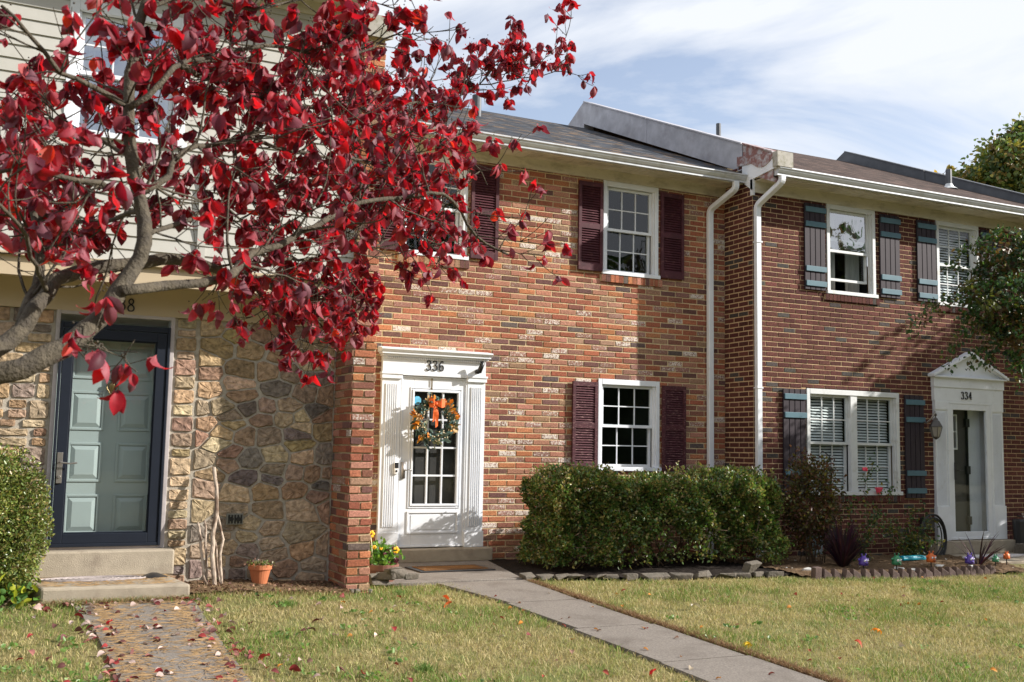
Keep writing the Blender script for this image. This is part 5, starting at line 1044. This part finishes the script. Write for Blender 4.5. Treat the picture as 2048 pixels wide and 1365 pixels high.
# ================================================================ ROCKS, EDGING
def rock(name, x, y, z, sx, sy, sz, rot, label, group, m='rock', tilt=0):
    mb = MB(); rsx = random.Random(hash((round(x, 3), round(y, 3))) & 0xffff)
    import bmesh
    bm = bmesh.new()
    for k in range(16):
        v = Vector((rsx.choice((-1, 1))*rsx.uniform(.55, 1), rsx.choice((-1, 1))*rsx.uniform(.55, 1), rsx.choice((-1, 1))*rsx.uniform(.55, 1))); bm.verts.new((v.x*sx, v.y*sy, v.z*sz))
    hl = bmesh.ops.convex_hull(bm, input=bm.verts); bmesh.ops.delete(bm, geom=[v for v in bm.verts if not v.link_faces], context='VERTS')
    bmesh.ops.bevel(bm, geom=list(bm.edges), offset=min(sx, sy, sz)*.12, segments=1, affect='EDGES')
    me = bpy.data.meshes.new(name); bm.to_mesh(me); bm.free(); me.materials.append(M[m]); o = link(bpy.data.objects.new(name, me)); o.location = (x, y, z); o.rotation_euler = (tilt, 0, rot); return tag(o, label, 'stone', group)
ordn = ['first', 'second', 'third', 'fourth', 'fifth', 'sixth', 'seventh', 'eighth', 'ninth', 'tenth', 'eleventh', 'twelfth', 'thirteenth', 'fourteenth', 'fifteenth', 'sixteenth', 'seventeenth', 'eighteenth', 'nineteenth', 'twentieth', 'twenty-first', 'twenty-second', 'twenty-third', 'twenty-fourth']
pos = []
x = 5.05
random.seed(9)
while x < 7.95: pos.append(x); x += random.uniform(.13, .26)
for i, x in enumerate(pos):
    y = 9.93-.27*(x-5.05)/1.3 if x < 6.3 else 9.66-.2*(x-6.3)/1.6; s_ = random.uniform(.08, .14)
    rock('edging_rock', x, y+random.uniform(-.03, .04), gz(x, y)+.025, s_, random.uniform(.05, .09), random.uniform(.022, .04), random.uniform(-.5, .5), 'flat grey stone edging the mulch before the hedge, %s from the walk' % ordn[i], 'flat stones edging the mulch bed', tilt=random.uniform(-.3, .3))
rock('edging_rock', 7.62, 9.52, .07, .13, .05, .10, .3, 'upright wedge of grey stone at the right end of the hedge', 'flat stones edging the mulch bed', tilt=.5)
for (px, py, s_, a, lab) in ((790, 1147, .13, .3, 'largest pale rock leaning beside the pansy pot'), (772, 1152, .10, -.5, 'pointed pale rock in front of the pansy pot'), (822, 1154, .085, .2, 'small flat pale rock furthest right by the pansy pot'), (757, 1160, .11, 0, 'flat dark rock nearest the brick pier'), (745, 1152, .06, .4, 'small tan rock against the foot of the brick pier')):
    q = onY(px, py, 9.78); rock('garden_rock', q[0], q[1], max(q[2], .03), s_, s_*.6, s_*.45 if s_ > .1 else s_*.4, a, lab, 'rocks beside the pansy pot')
rock('garden_rock', 13.75, 10.75, .02, .28, .16, .12, .1, 'rounded brown boulder at the right edge beside the door slab', 'boulders', 'rock'); rock('garden_rock', 14.2, 10.6, .0, .2, .14, .09, .5, 'low grey rock at the far right edge', 'boulders', 'rock')
for i, (px, py, s_) in enumerate(((395, 1172, .03), (420, 1186, .028), (383, 1168, .025))):
    q = onY(px+320, py, 9.43); rock('pebble', q[0], q[1], gz(q[0], q[1])+.015, s_, s_*.8, s_*.8, i, ('chalky white pebble left of the pier foot', 'chalky white pebble right of the pier foot', 'smallest chalky pebble at the pier foot')[i], 'pebbles at the brick pier')
n = 22
for i in range(n):
    t = i/(n-1); x = 8.27+2.75*t; y = 9.22-.12*math.sin(t*3.1); z = gz(x, y)-.03; e = MB(); w_ = .115; hh = .12
    pr = [(-w_/2, 0), (w_/2, 0), (w_/2, hh*.65), (-w_/2+.01, hh*1.2)] if i else [(-.05, 0), (.05, 0), (.05, .16), (-.05, .16)]
    e.prism(pr, 'y', -.035, .035); o = e.build('edging_brick', M['edge'], bevel=.008); o.location = (x, y, z); o.rotation_euler = (random.uniform(-.12, .12), random.uniform(-.06, .06), random.uniform(-.15, .15))
    tag(o, 'upright mauve edging brick at the left end of the bed border' if i == 0 else 'slanted mauve edging brick, %s from the left end of the garden border' % ordn[i], 'brick', 'edging bricks of the garden bed')
# ================================================================ SMALL THINGS
def pot(x, y, z, r0, r1, h, m, t, rim=.03):
    p = MB(); p.lathe([(0, 0), (r0, 0), (r1*.96, h-rim), (r1*1.06, h-rim), (r1*1.08, h), (r1*.96, h), (r1*.92, h-.02), (0, h-.02)], (x, y, z), 24); return p.build('pot', M[m], t, smooth=False)
tp = thing('terracotta_pot', 'small terracotta pot of dried succulents against the stone wall', 'flower pot', (2.19, 9.82, 0))
px_ = onY(519, 1163, 9.80); pot(px_[0], px_[1], gz(2, 9.8), .065, .10, .17, 'terra', tp, .04); sx_, sy2 = px_[0], px_[1]
v = rs.normal(size=(160, 3))*np.array([.05, .05, .012])+np.array([sx_, sy2, gz(2, 9.8)+.175]); bake('foliage', *SIMPLE, rots(160, np.tile(np.array([0, 0, .6]), (160, 1)), .8, rs)*.028, v, np.array([(.25, .22, .12), (.15, .2, .06), (.2, .11, .08)])[rs.randint(3, size=160)], M['leafg'], tp)
pp = thing('pansy_pot', 'brown clay pot of yellow and maroon pansies between the pier and the white door', 'flower pot', (3.5, 10.1, .02))
q = onY(757, 1145, 10.1); X_, Y_ = q[0]+.03, 10.1; pot(X_, Y_, .02, .12, .16, .17, 'potb', pp, .05)
v = rs.normal(size=(420, 3))*np.array([.075, .06, .055])+np.array([X_, Y_, .27]); bake('foliage', *SIMPLE, rots(420, np.tile(np.array([0, 0, .5]), (420, 1)), .8, rs)*.05, v, np.array([(.10, .22, .03), (.16, .30, .04), (.06, .14, .03)])[rs.randint(3, size=420)], M['leafg'], pp)
M['yel'] = mat('yellow_petal', (.85, .45, .01), .5); M['mar'] = mat('maroon_petal', (.10, .008, .02), .5)
def pansy(x, y, z, m, par, r=.022):
    f = MB()
    for k in range(5): a = k*1.257; f.ball((x+r*math.cos(a), y-.005, z+r*math.sin(a)), r*.85, 8, 0, sc_=(1, .25, 1))
    f.ball((x, y-.012, z), r*.4, 6, 1); f.build('pansy_flower', [m, M['mar']], par, smooth=True)
for dx, dz, mm, r9 in ((.115, .33, 'yel', .020), (.04, .32, 'mar', .014), (-.04, .35, 'yel', .010), (.12, .23, 'mar', .017), (.0, .29, 'mar', .012), (.085, .35, 'mar', .012)): pansy(X_+dx, Y_-.08, dz, M[mm], pp, r9)
q = onY(739, 1068, 10.05); hk = MB(); limb(hk, [(X_-.1, Y_, .2), (q[0]+.03, 10.05, q[2]-.12), (q[0]+.01, 10.05, q[2])], .003, .002, 4); hk.build('stem', M['leafg'], pp); pansy(q[0]+.012, 10.03, q[2], M['yel'], pp, .020); pansy(q[0]+.05, 10.04, q[2]-.13, M['yel'], pp, .012)
dm = MB(); dm.prism([(4.02, 11.0), (4.12, 10.52), (4.98, 10.52), (4.98, 11.0)], 'z', .026, .042); dmo = thing('doormat', 'brown coir doormat with black border before the white door', 'doormat', (4.5, 10.8, .03))
dm = MB(); dm.box(4.13, 5.0, 10.60, 11.10, .026, .04); dm.build('border', M['rubber'], dmo, bevel=.004); dm = MB(); dm.box(4.19, 4.94, 10.66, 11.04, .0405, .046); dm.build('coir', M['mat'], dmo)
dm = MB()
for x0, x1, y0, y1 in ((4.225, 4.905, 10.69, 10.697), (4.225, 4.905, 11.003, 11.01), (4.225, 4.232, 10.697, 11.003), (4.898, 4.905, 10.697, 11.003)): dm.box(x0, x1, y0, y1, .0455, .0485)
dm.build('printed_line', M['rubber'], dmo)
rg = thing('oval_rug', 'oval grey braided mat on the stone house stoop', 'doormat', (.8, 9.65, .19)); r_ = MB()
for i in range(9):
    a = 1-i/9.5; r_.tube([(.82+.42*a*math.cos(t), 9.66+.15*a*math.sin(t), .192) for t in [2*math.pi*k/32 for k in range(33)]], .008, 6, c=(1, 1, 1, 1))
r_.prism([(.82+.42*math.cos(t), 9.66+.15*math.sin(t)) for t in [2*math.pi*k/32 for k in range(32)]], 'z', .187, .193); r_.build('braid', mat('grey_braided_cloth', (.30, .26, .25), .95, var=.5, vscale=25), rg)
bw = MB(); bw.lathe([(0, .035), (.03, .035), (.10, .008), (.12, .0), (0, -.0)], (1.31, 9.70, .187), 24); tag(bw.build('black_saucer', M['rubber'], smooth=True), 'black upturned plastic saucer on the stoop corner', 'saucer')
# driftwood sticks
for pl, r, lab in (([(430, 1180, 9.72), (424, 1090, 9.78), (434, 1010, 9.84), (427, 935, 9.95)], .021, 'tallest bleached driftwood stick leaning on the stone wall'),
                   ([(445, 1183, 9.70), (440, 1110, 9.76), (446, 1080, 9.8), (434, 1024, 9.95)], .013, 'pale crooked stick just right of the tallest one'),
                   ([(414, 1172, 9.74), (405, 1130, 9.8), (400, 1080, 9.86), (396, 1046, 9.95)], .014, 'dark grey stick furthest left against the stone wall'),
                   ([(413, 1170, 9.78), (413, 1110, 9.84), (409, 1042, 9.95)], .012, 'short pale knobbly stick beside the dark grey one'),
                   ([(440, 1170, 9.82), (436, 1130, 9.88), (430, 1080, 9.95)], .010, 'thin brown stick behind the tallest one')):
    mb = MB(); P, rd = limb(mb, [onY(*p) for p in pl], r, r*.8, 9, .003)
    tag(mb.build('driftwood_stick', M['drift'], smooth=True), lab, 'stick', 'driftwood sticks leaning on the stone wall')
# wreath with hanger
wr = thing('wreath', 'autumn wreath of grey-green leaves, cream berries and orange bow on the white door', 'wreath', (4.68, 11.62, 1.62))
wc = onY(868, 842, 11.62); cx, cy2, cz = wc; Rw = .20
t_ = MB(); t_.tube([(cx+Rw*math.cos(a), cy2, cz+Rw*math.sin(a)) for a in [2*math.pi*k/40 for k in range(41)]], .03, 8, cap=False); t_.build('ring', M['bark2'], wr, smooth=True)
n = 520; a = rs.uniform(0, 2*np.pi, n); rr = Rw+rs.normal(size=n)*.035; dr = np.stack([np.cos(a+1.1), rs.normal(size=n)*.5-.4, np.sin(a+1.1)], 1)
P_ = np.stack([cx+rr*np.cos(a), cy2-.02+rs.normal(size=n)*.025, cz+rr*np.sin(a)], 1); bake('eucalyptus_leaves', *SIMPLE, rots(n, dr, .45, rs)*(rs.uniform(.05, .10, n))[:, None, None]*np.array([.75, 1, 1])[None, None, :], P_, np.array([(.10, .17, .15), (.16, .24, .22), (.06, .11, .09), (.20, .22, .12)])[rs.randint(4, size=n)]*rs.uniform(.7, 1.3, (n, 1)), M['wleaf'], wr)
n = 60; a = rs.choice([.55, 1.9, 3.0, 3.3, 5.9, .2, 4.0, .9], n)+rs.normal(size=n)*.13; rr = Rw+.02+rs.normal(size=n)*.03; P_ = np.stack([cx+rr*np.cos(a), cy2-.06+rs.normal(size=n)*.01, cz+rr*np.sin(a)], 1)
bake('autumn_leaves', *SIMPLE, rots(n, np.stack([np.cos(a), -.3+0*a, np.sin(a)], 1), .5, rs)*.075, P_, np.array([(.7, .30, .03), (.75, .22, .02), (.6, .4, .2)])[rs.randint(3, size=n)], M['wleaf'], wr)
b_ = MB()
for k in range(95): a = random.choice([.3, .8, 2.3, 2.7, 3.4, 3.9, 4.4, 4.9, 5.4, 5.9])+random.gauss(0, .15); r2 = Rw+random.gauss(0, .03); b_.ball((cx+r2*math.cos(a), cy2-.065+random.gauss(0, .008), cz+r2*math.sin(a)), .0085, 8)
b_.build('berries', mat('cream_berry', (.75, .62, .42), .4), wr, smooth=True)
rb_ = MB(); bx, by, bz = cx-.01, cy2-.06, cz+.20
for sg, sx in ((-1, .085), (1, .115)):
    for i in range(2): o_ = .0 if i else .02; rb_.add([(bx, by-.01, bz-.02), (bx, by-.01, bz+.025), (bx+sg*sx*.5, by-.05+o_, bz+.055), (bx+sg*sx, by-.02, bz+.06), (bx+sg*sx, by-.02, bz-.045), (bx+sg*sx*.5, by-.05+o_, bz-.05), (bx+sg*sx*.9, by+.02, bz)], [(0, 1, 2, 5), (5, 2, 3, 4), (3, 6, 4)])
rb_.ball((bx, by-.02, bz), .024, 8)
for sg, l in ((-1, .20), (.3, .26)): rb_.add([(bx-.018, by-.01, bz-.01), (bx+.018, by-.01, bz-.01), (bx+.022+sg*.02, by-.04, bz-l*.5), (bx-.018+sg*.02, by-.03, bz-l*.5), (bx+.02+sg*.03, by-.02, bz-l), (bx-.01+sg*.03, by-.02, bz-l*1.1)], [(0, 1, 2, 3), (3, 2, 4, 5)])
rb_.build('bow', M['ribbon'], wr, smooth=False)
hk = MB(); hx = cx; hk.box(hx-.008, hx+.008, 11.715, 11.72, cz+.17, 2.165); hk.tube([(hx, 11.715, cz+.19), (hx-.01, 11.68, cz+.17), (hx, 11.66, cz+.2)], .006, 6); hk.build('hanger', M['brass'], wr)
# shepherd hook, utility box, hose, tray, mat, sill pot
sh = MB(); b0 = onY(1648, 1130, 10.3); t0 = onY(1662, 925, 10.3)
sh.tube([(b0[0], 10.3, -.05), (t0[0], 10.3, t0[2]-.1), (t0[0]+.0, 10.3, t0[2]), (t0[0]-.02, 10.3, t0[2]+.07), (t0[0]-.08, 10.3, t0[2]+.11), (t0[0]-.14, 10.3, t0[2]+.14), (t0[0]-.17, 10.3, t0[2]+.11)], .006, 7); tag(sh.build('shepherd_hook', M['black'], smooth=True), 'thin black iron plant hook standing before the twin window', 'hook')
ub = thing('utility_box', 'grey utility box on a post at the foot of the dark brick wall', 'utility box', (9.9, 11.0, 0)); q = onY(1631, 1092, 11.02); u = MB(); u.box(q[0]-.09, q[0]+.09, 10.98, 11.13, q[2]-.11, q[2]+.13); u.build('cabinet', M['ubox'], ub, bevel=.01)
u = MB(); u.box(q[0]-.075, q[0]+.075, 10.97, 10.982, q[2]-.09, q[2]+.11); u.build('cabinet_door', M['ubox'], ub, bevel=.004); u = MB(); u.tube([(q[0]+.02, 11.05, -.1), (q[0]+.02, 11.05, q[2]-.1)], .02, 8); u.build('conduit', M['ubox'], ub)
ho = thing('garden_hose', 'coiled black garden hose hanging on its wall reel beside the door step', 'hose', (11.75, 11.0, .3)); q = onY(1868, 1075, 10.95)
h_ = MB()
for k in range(7):
    ra, rb2 = .20+.012*k+random.uniform(-.01, .01), .27+.016*k+random.uniform(-.02, .02); ox, oy = random.gauss(0, .01), -.012*(k % 4)
    h_.tube([(q[0]+ox+ra*math.cos(t), 10.98+oy, q[2]-.0+rb2*math.sin(t)-.04*(k/7)) for t in [2*math.pi*j/36 for j in range(37)]], .0095, 7, cap=False)
h_.tube([(q[0]-.2, 10.95, q[2]-.2), (q[0]-.1, 10.9, q[2]-.38), (q[0]+.05, 10.85, .0)], .0095, 7); h_.build('coil', M['rubber'], ho, smooth=True)
h_ = MB(); h_.box(q[0]-.07, q[0]+.07, 11.0, 11.14, q[2]+.10, q[2]+.26); h_.tube([(q[0]-.15, 11.02, q[2]+.22), (q[0]+.15, 11.02, q[2]+.22)], .025, 10); h_.build('hanger', M['rubber'], ho, bevel=.01)
pb = MB(); q = onY(1822, 1080, 10.9); pb.lathe([(0, 0), (.10, 0), (.13, .2), (.14, .2), (.13, .22), (0, .2)], (q[0]-.02, 10.85, 0), 16); tag(pb.build('black_planter', M['rubber'], smooth=False), 'black plastic planter beside the hose coil', 'planter')
q = onY(1824, 1117, 10.35); ty = MB(); ty.box(q[0]-.22, q[0]+.22, 10.28, 10.42, .0, .035); ty.box(q[0]-.2, q[0]+.2, 10.30, 10.40, .035, .05); tag(ty.build('cyan_tray', M['cyan'], bevel=.01), 'low cyan plastic trough on the soil before the vine', 'trough')
q = onY(1985, 1108, 10.55); bt = MB(); bt.prism([(q[0]-.65+.0, 10.5), (q[0]-.3, 10.36), (q[0]+.25, 10.40), (q[0]+.62, 10.5), (q[0]+.25, 10.62), (q[0]-.3, 10.62)], 'z', -.028, .0); tag(bt.build('white_mat', mat('white_patterned_mat', (.58, .56, .56), .8, var=.05, dirt=(.6, .2, .2), dirts=4, darts=(.62, .66)), bevel=.005), 'pale mat with faint red pattern lying on the right door slab', 'doormat')
sp = thing('sill_pot', 'tiny pink flower pot on the sill of the twin window', 'flower pot', (10.5, 11.05, .83)); q = onY(1758, 985, 11.06); pot(q[0], 11.06, .82, .03, .05, .09, 'pink', sp, .02)
hb_ = thing('hose_bib', 'small outdoor tap on the dark brick wall at the right edge', 'tap', (14.0, 11.1, .5)); q = onY(2041, 1033, 11.1); u = MB(); u.tube([(q[0], 11.15, q[2]), (q[0], 11.05, q[2]), (q[0]+.0, 11.02, q[2]-.04)], .014, 8); u.build('spout', M['nickel'], hb_, smooth=True); u = MB(); u.tube([(q[0]-.03, 11.06, q[2]+.035), (q[0]+.03, 11.06, q[2]+.035)], .008, 6); u.build('handle', M['nickel'], hb_)
tb = MB(); q = onY(2046, 1085, 10.9); tb.lathe([(0, 0), (.12, 0), (.14, .42), (.13, .45), (0, .46)], (q[0]+.06, 10.95, 0), 14); tag(tb.build('black_bin', M['rubber']), 'black bin cut off by the right edge', 'bin')
for i, (x, y) in enumerate(((10.75, 9.75), (11.15, 9.6), (9.9, 9.6), (8.6, 9.75), (10.0, 9.45))):
    rock('white_pebble', x, y, gz(x, y)+.02, .07 if i else .05, .045, .025, i, ('white stone under the orange light', 'white stone before the spiky plant', 'white stone near the left green light', 'white stone left of the purple grass', 'white stone against the edging bricks')[i], 'white stones in the garden bed')
    bpy.context.scene.objects[-1]
for o in bpy.data.objects:
    if o.name.startswith('white_pebble'): o.data.materials.clear(); o.data.materials.append(M['foil'])
# halloween stake lights
for (px, py, gy2, m, lab, side) in ((1727, 1122, 9.7, 'p', 'purple monster-face stake light beside the purple grass', 0), (1793, 1121, 9.55, 'g', 'green monster-face stake light left of the orange one', 0), (1862, 1116, 9.65, 'o', 'orange monster-face stake light in the middle of the bed', 0), (1939, 1119, 9.8, 'p', 'purple monster-face stake light in front of the spiky plant', 0), (1991, 1118, 9.6, 'g', 'green monster-face stake light second from the right end', 1), (2013, 1112, 9.7, 'o', 'orange monster-face stake light furthest right by the slab', 2)):
    q = onY(px, py, gy2); x, y, z = q; t = thing('stake_light', lab, 'garden light', (x, y, gz(x, y)), 'monster stake lights in the garden bed'); pm = M['plastic_'+m]
    b = MB(); s_ = .058 if not side else .042
    b.lathe([(.0, s_*1.0), (s_*.5, s_*.85), (s_*.85, s_*.3), (s_, -s_*.5), (s_*.95, -s_*.9), (s_*.6, -s_*.9), (0, -s_*.85)], (x, y, z), 14)
    for sg in (-1, 1): b.ball((x+sg*s_*1.15, y, z+s_*.25), s_*.38, 8, sc_=(1, .5, .8)); b.tube([(x+sg*s_*.35, y, z+s_*.8), (x+sg*s_*.55, y-.005, z+s_*1.25)], s_*.13, 6); b.ball((x+sg*s_*.55, y-.005, z+s_*1.3), s_*.2, 6)
    b.build('lamp_head', pm, t, smooth=True)
    if side < 2:
        e = MB()
        for sg in (-.4, .4): e.ball((x+sg*s_, y-s_*.82, z+s_*.05), s_*.26, 8, 0)
        for sg in (-.4, .4): e.ball((x+sg*s_, y-s_*1.03, z+s_*.05), s_*.12, 6, 1)
        e.tube([(x-s_*.45, y-s_*.95, z-s_*.45), (x, y-s_*1.02, z-s_*.6), (x+s_*.45, y-s_*.95, z-s_*.45)], s_*.07, 5, 1); e.build('face', [M['eye'], M['black']], t, smooth=True)
    k_ = MB(); k_.tube([(x, y, z-s_*.8), (x, y, gz(x, y)-.06)], .007, 7); k_.build('stake', M['black'], t)
print('objects', len(bpy.data.objects), 'polys', sum(len(m.polygons) for m in bpy.data.meshes))
